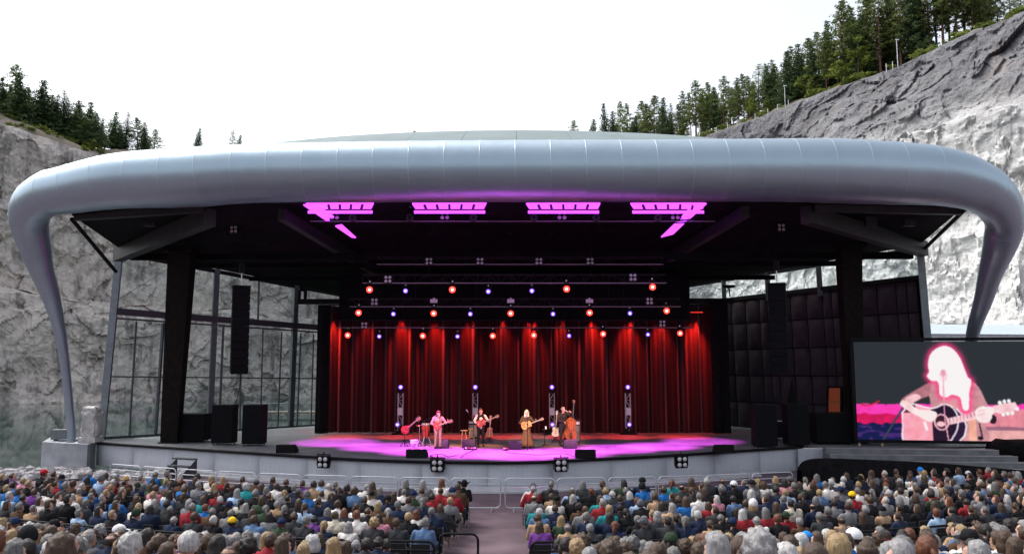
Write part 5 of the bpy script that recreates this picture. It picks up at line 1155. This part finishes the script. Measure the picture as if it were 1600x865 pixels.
# --- loose instruments and stands
def mic_stand(loc, h, boom, label, group='microphone stands'):
    e = thing('microphone_stand', label, 'microphone stand', loc, group=group); MB().cyl((0, 0, .02), (0, 0, h), .014, n=8).build('pole', BLACK, e)
    for a in (0.4, 2.5, 4.6): MB().cyl((0, 0, .14), (.3*math.cos(a), .3*math.sin(a), .012), .011, n=6).build('leg', BLACK, e)
    MB().cyl((-Vector(boom)*.3+Vector((0, 0, h))), Vector(boom)+Vector((0, 0, h)), .011, n=6).build('boom', BLACK, e); q = Vector(boom)+Vector((0, 0, h)); d = Vector(boom).normalized()
    MB().cyl(q, q+d*.13, .014, .024, 8).sphere(q+d*.15, .03, 8, 6).build('microphone', ALU, e)
mic_stand(Pz(664, 699, 0)+Vector((0, .1, 0)), 1.25, (.42, .0, .2), 'boom microphone stand reaching to the mandolin player'); mic_stand(Pz(740, 697, 0)+Vector((.0, -.2, 0)), 1.2, (-.25, -.1, .42), 'boom microphone stand beside the vested guitarist')
mic_stand(Pz(824, 702, 0)+Vector((0, -.35, 0)), 1.35, (0, .25, .15), 'straight microphone stand before the blond singer'); mic_stand(Pz(905, 699, 0), 1.3, (-.5, .1, .35), 'boom microphone stand beside the double bass')
def conga(loc):
    e = thing('conga_drum', 'red brown conga drum on a stand beside the mandolin player', 'drum', loc); MB().lathe((0, 0, 0), [(.12, .32), (.14, .36), (.19, .62), (.21, .75), (.195, .95), (.19, .97)], 20).build('shell', WOODR, e); MB().lathe((0, 0, 0), [(.2, .96), (.2, 1.0), (.18, 1.01), (.001, 1.01)], 20).build('skin', mat('drum_skin', (.7, .62, .5), .6), e)
    MB().lathe((0, 0, 0), [(.205, .9), (.215, .9), (.215, .95), (.205, .95)], 20).build('rim', ALU, e)
    for a in (0, 2.1, 4.2): MB().cyl((.1*math.cos(a), .1*math.sin(a), .4), (.26*math.cos(a), .26*math.sin(a), .012), .014, n=6).build('leg', ALU, e)
conga(Pz(665, 693, 0))
def istand(loc, label, tilt, gm, kind='electric', h=.45):
    e = thing('guitar_stand', label, 'stand', loc, group='instrument stands'); MB().cyl((0, 0, .05), (0, .1, h+.35), .014, n=6).build('upright', BLACK, e)
    for a in (-.8, -2.3, 1.57): MB().cyl((0, 0, .3), (.28*math.cos(a), .28*math.sin(a), .012), .013, n=6).build('leg', BLACK, e)
    MB().box((0, -.1, .3), (.3, .12, .03)).build('cradle', BLACK, e)
q = Pz(868, 691, 0); istand(q, 'black guitar stand holding the cream electric guitar', 0, CREAM); guitar(q+Vector((0, -.12, .52)), 0, 'cream electric guitar upright on a stand before the truss tower', 'electric', CREAM, R(86), 1.25, front=CREAM)
q = Pz(765, 693, 0); istand(q, 'black guitar stand behind the vested guitarist', 0, WOODA); guitar(q+Vector((0, -.12, .55)), 0, 'dark acoustic guitar upright on a stand behind the vested guitarist', 'acoustic', mat('dark_sunburst', (.18, .06, .02), .35), R(86), 1.0)
q = Pz(632, 697, 0); istand(q, 'black stand with a red guitar left of the percussion', 0, WOODR); guitar(q+Vector((.05, -.12, .8)), .2, 'thin red guitar propped diagonally on the stand by the percussion', 'mandolin', WOODR, R(40), 1.5, 'mandolin')
q = Pz(647, 699, 0); e = thing('snare_drum', 'small white snare drum low on the floor beside the percussion stand', 'drum', q); MB().lathe((0, 0, 0), [(.18, .2), (.18, .36)], 18).build('shell', mat('white_drum', (.75, .72, .7), .4), e); MB().lathe((0, 0, 0), [(.185, .35), (.185, .37), (.001, .372)], 18).build('skin', mat('drum_skin', (.7, .62, .5), .6), e)
for a in (0, 2.1, 4.2): MB().cyl((.15*math.cos(a), .15*math.sin(a), .22), (.2*math.cos(a), .2*math.sin(a), .012), .012, n=6).build('leg', ALU, e)
e = thing('cymbal_stand', 'thin cymbal stand beside the red brown conga', 'cymbal', Pz(655, 697, 0)); MB().cyl((0, 0, .02), (0, 0, 1.0), .012, n=6).build('pole', ALU, e); MB().lathe((0, 0, 1.0), [(.002, .03), (.06, .015), (.2, 0), (.2, -.004), (.002, .02)], 20).build('cymbal', mat('brass', (.7, .45, .15), .25, .9), e)
for a in (0, 2.1, 4.2): MB().cyl((0, 0, .3), (.25*math.cos(a), .25*math.sin(a), .012), .01, n=6).build('leg', ALU, e)
STOOLW = mat('pale_stool_wood', (.5, .33, .17), .5, var=.25)
for x, y, lb in ((725, 694, 'pale wooden bar stool in front of the other, next to the vested guitarist'), (737, 691, 'pale wooden bar stool standing before the small amplifier')):
    e = thing('bar_stool', lb, 'stool', Pz(x, y, 0), group='wooden stools'); MB().lathe((0, 0, 0), [(.001, .66), (.17, .66), (.18, .68), (.17, .71), (.001, .71)], 20).build('seat', STOOLW, e)
    for a in range(4): t_ = PI/4+a*PI/2; MB().cyl((.1*math.cos(t_), .1*math.sin(t_), .66), (.2*math.cos(t_), .2*math.sin(t_), 0), .017, n=8).build('leg', STOOLW, e)
    MB().tube([(.165*math.cos(t_), .165*math.sin(t_), .26) for t_ in np.linspace(PI/4, PI/4+2*PI, 5)], .011, 6).build('rung', STOOLW, e)
def amp(px, py, w, h, label, m):
    e = thing('amplifier', label, 'amplifier', Pz(px, py, 0), group='amplifiers'); bo = MB().box((0, .15, h/2+.02), (w, .3, h)).build('cabinet', m, e); md = bo.modifiers.new('b', 'BEVEL'); md.width = .015; MB().box((0, -.006, h*.42), (w*.9, .012, h*.72)).build('grille', mat('amp_grille', (.2, .17, .15), .9, var=.3, scale=60), e); MB().box((0, -.008, h*.9), (w*.9, .016, h*.12)).build('control_panel', ALU, e); MB().box((0, .15, h+.04), (.2, .04, .04)).build('handle', BLACK, e)
amp(739, 685, .5, .95, 'dark amplifier on end behind the wooden stools', PLAST); amp(899, 690, .5, 1.05, 'pale fronted amplifier stack behind the double bass', WG)
e = thing('side_table', 'small stand with a drink and cloth between the singer and bassist', 'stand', Pz(851, 697, 0)); MB().cyl((0, 0, .02), (0, 0, .8), .014, n=8).build('pole', BLACK, e); MB().box((0, 0, .81), (.3, .22, .02)).build('tray', BLACK, e); MB().cyl((.06, 0, .82), (.06, 0, .95), .03, .035, 10).build('cup', WBOX, e)
for a in (0, 2.1, 4.2): MB().cyl((0, 0, .12), (.22*math.cos(a), .22*math.sin(a), .012), .01, n=6).build('leg', BLACK, e)
for x, y, lb in ((735, 702, 'pedal board with bright pedals before the vested guitarist'), (790, 703, 'small red pedal box on the floor beside the singer wedge'), (652, 704, 'pedal board before the percussion')):
    e = thing('pedal_board', lb, 'pedals', Pz(x, y, 0), group='effect pedals'); MB().box((0, 0, .03), (.6 if x != 790 else .25, .25, .05)).build('board', BLACK, e)
    for k in range(4 if x != 790 else 2): MB().box((-.2+.13*k if x != 790 else -.06+.12*k, 0, .075), (.09, .14, .04)).build('pedal', [WBOX, WOODR, ALU, CREAM][k], e)
tag(MB().box((0, 0, .008), (2.0, .9, .012)).box((0, -.43, .016), (1.96, .02, .006)).build('floor_mat', mat('grey_mat', (.12, .1, .14), .9, var=.2), None, Pz(930, 696, 0)), 'rectangular dark mat on the lit floor beside the bassist', 'mat')
for pts, lb in (([(715, 710), (700, 713), (690, 709), (672, 711), (684, 716)], 'thin black cable trailing before the mandolin player'), ([(790, 706), (840, 710), (880, 708), (896, 712)], 'thin black cable trailing before the singer wedge'), ([(740, 703), (728, 708), (720, 714)], 'thin black cable trailing from the pale wedge')):
    tag(MB().tube([Vector(p) for p in catmull([tuple(Pz(x, y, .015)) for x, y in pts], 6)], .014, 5).build('cable', BLACK), lb, 'cable')
# ================================================================== barriers
def barrier_meshes(w, h, m, r=.02, rails=2, feet=True):
    c = .16; pts = []
    for cx, cz, a0 in ((w-c, c+.12, -90), (w-c, h-c, 0), (c, h-c, 90), (c, c+.12, 180)):
        for a in range(0, 91, 18): t = R(a0+a); pts.append((cx+c*math.cos(t), 0, cz+c*math.sin(t)))
    pts.append(pts[0]); fr = MB().tube(pts, r, 7).mesh('frame', [m]); rl = MB().cyl((.01, 0, 0), (w-.01, 0, 0), r*.8, n=7).mesh('rail', [m]); ft = MB().cyl((0, -.28, .03), (0, .28, .03), r, n=7).cyl((0, 0, .03), (0, 0, .16), r, n=7).mesh('foot', [m])
    return fr, rl, ft
SILB = mat('silver_barrier_tube', (.55, .58, .62), .4, .5)
sb = barrier_meshes(1.72, 1.12, SILB, .021); bb = barrier_meshes(1.95, 1.02, BLACK, .03)
def barrier(ms, a, rz, w, h, nr, label, group):
    e = thing('crowd_barrier', label, 'barrier', a, (0, 0, rz), group); link('frame', ms[0], e)
    for k in range(nr): link('rail', ms[1], e, (0, 0, h-.2-.2*k))
    for x in (.3, w-.3): link('foot', ms[2], e, (x, 0, 0))
def arc_items(D0, x0, step, n, sgn):
    x = x0; out = []
    for k in range(n):
        sl = 2*KC*x; x2 = x+sgn*step/math.sqrt(1+sl*sl); a = Vector((x, D0+KC*x*x, 0)); b = Vector((x2, D0+KC*x2*x2, 0)); out.append((a, b) if sgn > 0 else (b, a)); x = x2
    return out
for sgn in (-1, 1):
    for n_, (a, b) in enumerate(arc_items(28.35, -.32 if sgn < 0 else -.24, 1.8, 9 if sgn < 0 else 6, sgn)):
        a.z = b.z = ZF; barrier(sb, a, rotz_to(b-a), 1.72, 1.12, 2, ORDW[n_]+' silver crowd barrier from the aisle line, stage face, '+('glass wall' if sgn < 0 else 'screen')+' side', 'silver barriers before the stage')
    for n_, (a, b) in enumerate(arc_items(18.75, -1.72 if sgn < 0 else .42, 2.0, 8, sgn)):
        a.z = zfloor(a.x, a.y); barrier(bb, a, rotz_to(b-a), 1.95, 1.02, 1, ORDW[n_]+' black barrier from the aisle between seat blocks, '+('glass wall' if sgn < 0 else 'screen')+' side', 'black barriers between seat blocks')
q = Pz(687, 833, ZF+1.02); q.z = ZF+.0; e = thing('crowd_barrier', 'short black tube barrier standing alone in the aisle', 'barrier', q, (0, 0, -.05), 'black barriers between seat blocks')
m1 = barrier_meshes(.92, 1.02, BLACK, .03); link('frame', m1[0], e); link('rail', m1[1], e, (0, 0, .45)); link('foot', m1[2], e, (.2, 0, 0)); link('foot', m1[2], e, (.75, 0, 0))

# ================================================================== chairs and audience
CHB = mat('black_chair_fabric', (.014, .014, .016), .85, var=.3, scale=10); CHF = mat('chair_leg_metal', (.45, .45, .47), .35, .7)
c_seat = MB().prism([(-.22, -.2, .43), (.22, -.2, .43), (.22, .22, .45), (-.22, .22, .45)], (0, 0, .035)); c_back = MB().prism([(-.22, -.215, .5), (.22, -.215, .5), (.22, -.29, .86), (-.22, -.29, .86)], (0, -.035, 0)); c_fr = MB()
for sx in (-.23, .23): c_fr.tube([(sx, .24, .0), (sx, .2, .42), (sx, -.2, .42), (sx, -.3, .88)], .012, 5); c_fr.tube([(sx, -.28, 0), (sx, -.18, .42)], .012, 5)
for y in (.2, -.2): c_fr.cyl((-.23, y, .42), (.23, y, .42), .01, n=5)
CH = [('seat', c_seat.mesh('seat', [CHB])), ('backrest', c_back.mesh('backrest', [CHB])), ('frame', c_fr.mesh('frame', [CHF]))]
def seated(yaw, lean, bulky):
    B, T, G = MB(), MB(), MB(); f = Vector((math.sin(-yaw), math.cos(yaw), -.03)); ch = Vector((lean*.05, -.13, .88)); pel = Vector((0, -.06, .55)); hd = Vector((lean*.08, -.06, 1.195))
    for M_, e in ((B, 0), (T, .02 if not bulky else .035)):
        for dx in (-.075, .075): capsule(M_, pel+Vector((dx, 0, 0)), .12+e, ch+Vector((dx, 0, .02)), .115+e)
        capsule(M_, ch+Vector((-.11, .01, .1)), .082+e, ch+Vector((.11, .01, .1)), .082+e); capsule(M_, ch+Vector((0, 0, .13)), .085+e, ch+Vector((0, .02, .19)), .06+e)
    capsule(B, ch+Vector((0, 0, .12)), .06, hd+Vector((0, -.01, -.08)), .052); head_shape(B, hd, f)
    for s in (-1, 1):
        sh, el, wr = Vector((s*.19+lean*.04, -.11, 1.01)), Vector((s*.27, -.0, .76)), Vector((s*.09, .22, .66))
        capsule(B, sh, .055, el, .042); capsule(B, el, .042, wr, .03); capsule(B, wr, .036, wr+Vector((-s*.05, .07, -.01)), .026)
        k = .02 if not bulky else .032; capsule(T, sh, .06+k, el, .045+k); capsule(T, el, .045+k, wr.lerp(el, .1), .03+k*.8)
        hp, kn, an = Vector((s*.1, -.03, .545)), Vector((s*.13, .4, .53)), Vector((s*.13, .4, .09))
        capsule(B, hp, .08, kn, .055); capsule(B, kn, .055, an, .036); capsule(B, an+Vector((0, 0, -.03)), .04, an+Vector((0, .13, -.045)), .032)
        capsule(G, pel, .13, hp, .105); capsule(G, hp, .1, kn, .072); capsule(G, kn, .072, an+Vector((0, 0, .02)), .055)
    return B, T, G, hd
VARS = []
for yaw, lean, bulky in ((0, 0, 0), (.5, .6, 1), (-.5, -.5, 0), (.12, -1, 1), (-.2, 1, 0)):
    B, T, G, hd = seated(yaw, lean, bulky)
    VARS.append(dict(yaw=yaw, hd=hd, hi=(fuse(B, .017, 'person', [SKIN], 2), fuse(T, .024, 'jacket', [], 2), fuse(G, .03, 'trousers', [], 1)), lo=(fuse(B, .03, 'p', [], 1, .3), fuse(T, .045, 'j', [], 1, .6), fuse(G, .06, 't', [], 1, .5))))
for v in VARS:
    for me in v['hi'][1:]: me.materials.append(SKIN)
HK = ['short', 'short', 'bald', 'bob', 'long', 'curly', 'pony']
HM = {k: [hair_mesh(k, s, 30, 22) for s in range(3)] for k in set(HK)}; HL = {k: [hair_mesh(k, s, 12, 9) for s in range(2)] for k in set(HK)}
for d_ in (HM, HATS):
    for v in d_.values():
        for me in (v if isinstance(v, list) else [v]):
            if not me.materials: me.materials.append(HAIRC['grey'])
TOPS = {'black jacket': (.014, .014, .016), 'navy jacket': (.018, .026, .055), 'charcoal coat': (.04, .042, .046), 'grey pullover': (.17, .17, .18), 'white shirt': (.62, .62, .63), 'denim blue shirt': (.1, .17, .3), 'bright blue jacket': (.02, .13, .38), 'red jacket': (.26, .022, .03), 'teal top': (.02, .22, .24), 'purple top': (.16, .05, .25),
        'tan jacket': (.3, .2, .12), 'brown jacket': (.09, .05, .03), 'pink top': (.5, .2, .26), 'green jacket': (.035, .06, .035), 'cream top': (.5, .46, .38), 'light blue shirt': (.3, .42, .58)}
TW = [24, 20, 14, 9, 10, 6, 3.5, 4, 1.5, 2, 3, 5, 1.6, 3, 3, 2.5]; TN = list(TOPS); TM = {k: cloth(k, c) for k, c in TOPS.items()}
LEGM = [cloth('dark denim', (.03, .045, .08)), cloth('black trousers', (.015, .015, .017)), cloth('beige trousers', (.25, .21, .16))]
HC = ['grey', 'silver', 'white', 'brown', 'dark', 'blond', 'auburn']; HW = [18, 10, 10, 30, 16, 9, 6]
HDESC = {'short': 'short {} hair', 'bald': 'bald crown and {} fringe', 'bob': '{} bobbed hair', 'long': 'long {} hair', 'curly': 'curly {} hair', 'pony': '{} ponytail'}
HATC = {'black': (.012, .012, .014), 'white': (.7, .7, .72), 'navy': (.015, .025, .07), 'red': (.45, .02, .03), 'yellow': (.8, .5, .02), 'bright blue': (.02, .22, .65), 'straw': (.45, .3, .13), 'grey': (.12, .12, .13), 'dark green': (.03, .05, .03)}
HATM = {k: cloth('hat '+k, c) for k, c in HATC.items()}
# seats
seats = []
def aisle(D): return -1.3-.09*(26-D), .3+.025*(26-D)
ORD = ['first', 'second', 'third', 'fourth', 'fifth', 'sixth', 'seventh', 'eighth', 'ninth', 'tenth', 'eleventh', 'twelfth', 'thirteenth']
rows = [(26.0-.92*k, 0, k) for k in range(8)]+[(16.4-.95*k, 1, k) for k in range(12)]
for D0, blk, ri in rows:
    la, ra = aisle(D0)
    for sgn, xs_ in ((-1, la-.27), (1, ra+.27)):
        x = xs_; n_ = 0
        while abs(x) < 24:
            Y = D0+KC*x*x; u = x/Y
            if abs(u) > .74: break
            if not (blk == 0 and (Y > 29.6+.02*abs(x) or (x < -11 and Y > 28.6))):
                seats.append((x, Y, blk, ri, sgn, n_))
            sl = 2*KC*x; x += sgn*.585/math.sqrt(1+sl*sl); n_ += 1
# people singled out in the photograph: (px, py of head, hair/hat kind, colours, top)
SPEC = [(730, 746, 'cowboy', 'black', 'black jacket'), (822, 748, 'brim', 'grey', 'white shirt'), (712, 746, 'long', 'auburn', 'white shirt'), (699, 771, 'cap', 'navy', 'red jacket'), (675, 800, 'short', 'grey', 'navy jacket'), (655, 808, 'bob', 'auburn', 'white shirt'), (645, 835, 'short', 'grey', 'denim blue shirt'),
        (838, 768, 'bald', 'silver', 'red jacket'), (847, 795, 'short', 'white', 'denim blue shirt'), (858, 806, 'bald', 'brown', 'tan jacket'), (109, 735, 'brim', 'black', 'bright blue jacket'), (62, 740, 'cap', 'red', 'black jacket'), (198, 728, 'brim', 'straw', 'brown jacket'), (183, 832, 'cap', 'white', 'bright blue jacket'), (362, 812, 'cap', 'yellow', 'navy jacket'),
        (455, 818, 'cap', 'navy', 'green jacket'), (245, 838, 'cap', 'black', 'charcoal coat'), (1228, 845, 'cap', 'bright blue', 'denim blue shirt'), (1337, 855, 'cap', 'white', 'white shirt'), (1455, 840, 'cap', 'black', 'black jacket'), (1435, 730, 'cap', 'bright blue', 'white shirt'), (1335, 783, 'cap', 'yellow', 'red jacket'), (1010, 768, 'beanie', 'black', 'bright blue jacket'),
        (988, 832, 'brim', 'grey', 'charcoal coat'), (955, 838, 'brim', 'dark green', 'green jacket'), (1230, 795, 'cowboy', 'dark green', 'red jacket'), (1157, 825, 'cap', 'navy', 'black jacket'), (990, 738, 'cap', 'black', 'navy jacket'), (1265, 835, 'cap', 'bright blue', 'navy jacket'), (330, 790, 'short', 'auburn', 'bright blue jacket'), (55, 850, 'beanie', 'black', 'black jacket'), (540, 815, 'bob', 'silver', 'white shirt'), (1180, 815, 'bald', 'silver', 'white shirt')]
spec = {}
def headpix(s): return pix((s[0], s[1], zfloor(s[0], s[1])+1.2))
HP = [headpix(s) for s in seats]
for px, py, k, c, t in SPEC:
    best = min((i for i in range(len(seats)) if i not in spec), key=lambda i: ((HP[i][0]-px)/1.0)**2+((HP[i][1]-py)*1.3)**2); spec[best] = (k, c, t)
# decide individuals: the special ones, then those showing largest
vis = [i for i, s in enumerate(seats) if -170 < HP[i][0] < 1770 and HP[i][1] < 885]
vis = [i for i in vis if i in spec or rnd.random() < (.95 if seats[i][2] == 0 else .9)]
vis.sort(key=lambda i: (i not in spec, not (-20 < HP[i][0] < 1620), seats[i][1])); ind = set(vis[:298])
print('SEATS', len(seats), 'VISIBLE', len(vis))
stuff = {}; verts = []; faces = []; fmat = []; smats = []; midx = {}
def low_arr(me):
    if me.name not in stuff:
        v = np.empty(len(me.vertices)*3); me.vertices.foreach_get('co', v); ls = np.array([p.loop_start for p in me.polygons]); lt = np.array([p.loop_total for p in me.polygons]); vi = np.empty(len(me.loops), int); me.loops.foreach_get('vertex_index', vi); stuff[me.name] = (v.reshape(-1, 3), lt, vi)
    return stuff[me.name]
SV, SL, SI, SMi = [], [], [], []; voff = 0
CV, CL, CI = [], [], []; coff = 0; cme = MB(); cme.v = c_seat.v+c_back.v; cme.f = c_seat.f+[tuple(i+len(c_seat.v) for i in f) for f in c_back.f]; cme.sm = [False]*len(cme.f); cme.mi = [0]*len(cme.f); CLO = cme.mesh('lowchair')
def stamp(me, M, mt):
    global voff
    v, lt, vi = low_arr(me); A = np.array(M); w = v @ A[:3, :3].T + A[:3, 3]
    if mt.name not in midx: midx[mt.name] = len(smats); smats.append(mt)
    SV.append(w); SL.append(lt); SI.append(vi+voff); SMi.append(np.full(len(lt), midx[mt.name])); voff += len(v)
chair_n = 0
for i in vis:
    x, Y, blk, ri, sgn, n_ = seats[i]; r = random.Random(i*31+5); z = zfloor(x, Y); face = math.atan(2*KC*x)+r.uniform(-.1, .1); k = r.uniform(.93, 1.07)
    V = r.choice(VARS); hk = r.choice(HK); hc = r.choices(HC, HW)[0]; tn = r.choices(TN, TW)[0]; hat = None
    if hk == 'bald' and hc in ('blond', 'auburn'): hc = 'grey'
    if hk in ('long', 'pony') and hc in ('grey', 'white') and r.random() < .6: hc = 'brown'
    if i in spec:
        a, c_, tn = spec[i]
        if a in HATS: hat = (a, c_); hk = 'short'
        else: hk, hc = a, c_
    elif r.random() < .06: hat = (r.choice(['cap', 'cap', 'brim', 'beanie']), r.choice(['black', 'navy', 'grey', 'white', 'dark green', 'black']))
    if hat and hk in ('curly', 'bald'): hk = 'short'
    loc = Vector((x+r.uniform(-.04, .04), Y+r.uniform(-.05, .05), z)); sk = SKIN if r.random() < .75 else SKIN2; lm = r.choice(LEGM); hs_ = Vector((V['hd'].x, V['hd'].y, V['hd'].z+.008))
    hsc = r.uniform(.98, 1.07)
    if i in ind:
        o = link('person', V['hi'][0], None, loc, (0, 0, face)); o.scale = (k, k, k)
        def setm(ob, m): ob.material_slots[0].link = 'OBJECT'; ob.material_slots[0].material = m
        setm(o, sk); setm(link('jacket', V['hi'][1], o), TM[tn]); setm(link('trousers', V['hi'][2], o), lm)
        h = link('hair', r.choice(HM[hk]), o, hs_, (0, 0, -V['yaw'] if False else V['yaw'])); h.scale = (hsc,)*3; setm(h, HAIRC[hc])
        if hat: q = link('hat', HATS[hat[0]], o, hs_+Vector((0, 0, .005)), (0, 0, V['yaw'])); q.scale = (1.12,)*3; setm(q, HATM[hat[1]])
        what = (f"{hat[1]} {dict(cap='cap', beanie='beanie', cowboy='cowboy hat', brim='brimmed hat')[hat[0]]}" if hat else HDESC[hk].format(hc))
        place = ('row behind' if blk else 'row before'); rn = ORD[ri] if blk else ORD[7-ri]
        tag(o, f"person, {what}, {tn}, {rn} {place} black rail, {'glass wall' if sgn < 0 else 'screen'} side".replace('bald crown and', 'bald'), 'person', 'seated audience')
        e = thing('folding_chair', f"black chair, {rn} {place} black rail, {ORDW[n_]} from the aisle, {'glass wall' if sgn < 0 else 'screen'} side", 'chair', (loc.x, loc.y, z), (0, 0, face), 'audience chairs')
        for nm, me in CH: link(nm, me, e)
    else:
        M = Matrix.Translation(loc) @ Matrix.Rotation(face, 4, 'Z') @ Matrix.Scale(k, 4)
        stamp(V['lo'][0], M, sk); stamp(V['lo'][1], M, TM[tn]); stamp(V['lo'][2], M, lm)
        Mh = M @ Matrix.Translation(hs_) @ Matrix.Rotation(V['yaw'], 4, 'Z') @ Matrix.Scale(hsc, 4); stamp(r.choice(HL[hk]), Mh, HAIRC[hc])
        if hat: stamp(HATS[hat[0]], Mh @ Matrix.Scale(1.06, 4), HATM[hat[1]])
        v, lt, vi = low_arr(CLO); A = np.array(Matrix.Translation((loc.x, loc.y, z)) @ Matrix.Rotation(face, 4, 'Z')); CV.append(v @ A[:3, :3].T+A[:3, 3]); CL.append(lt); CI.append(vi+coff); coff += len(v)
def bake(name, VV, LL, II, mats, MI=None, smooth=True):
    v = np.concatenate(VV); lt = np.concatenate(LL); vi = np.concatenate(II); me = bpy.data.meshes.new(name); me.vertices.add(len(v)); me.vertices.foreach_set('co', v.ravel()); me.loops.add(len(vi)); me.loops.foreach_set('vertex_index', vi.astype(np.int32)); me.polygons.add(len(lt))
    me.polygons.foreach_set('loop_start', np.concatenate([[0], np.cumsum(lt)[:-1]]).astype(np.int32)); me.polygons.foreach_set('loop_total', lt.astype(np.int32)) if False else None
    for m in mats: me.materials.append(m)
    if MI is not None: me.polygons.foreach_set('material_index', np.concatenate(MI).astype(np.int32))
    me.polygons.foreach_set('use_smooth', np.full(len(lt), smooth)); me.update(calc_edges=True); me.validate(); return link(name, me)
tag(bake('audience_mass', SV, SL, SI, smats, SMi), 'dense seated audience filling the front block between the silver barriers and black rail', 'crowd', kind='stuff')
tag(bake('chair_mass', CV, CL, CI, [CHB], None, False), 'rows of black folding chairs under the front block of the audience', 'chairs', kind='stuff')
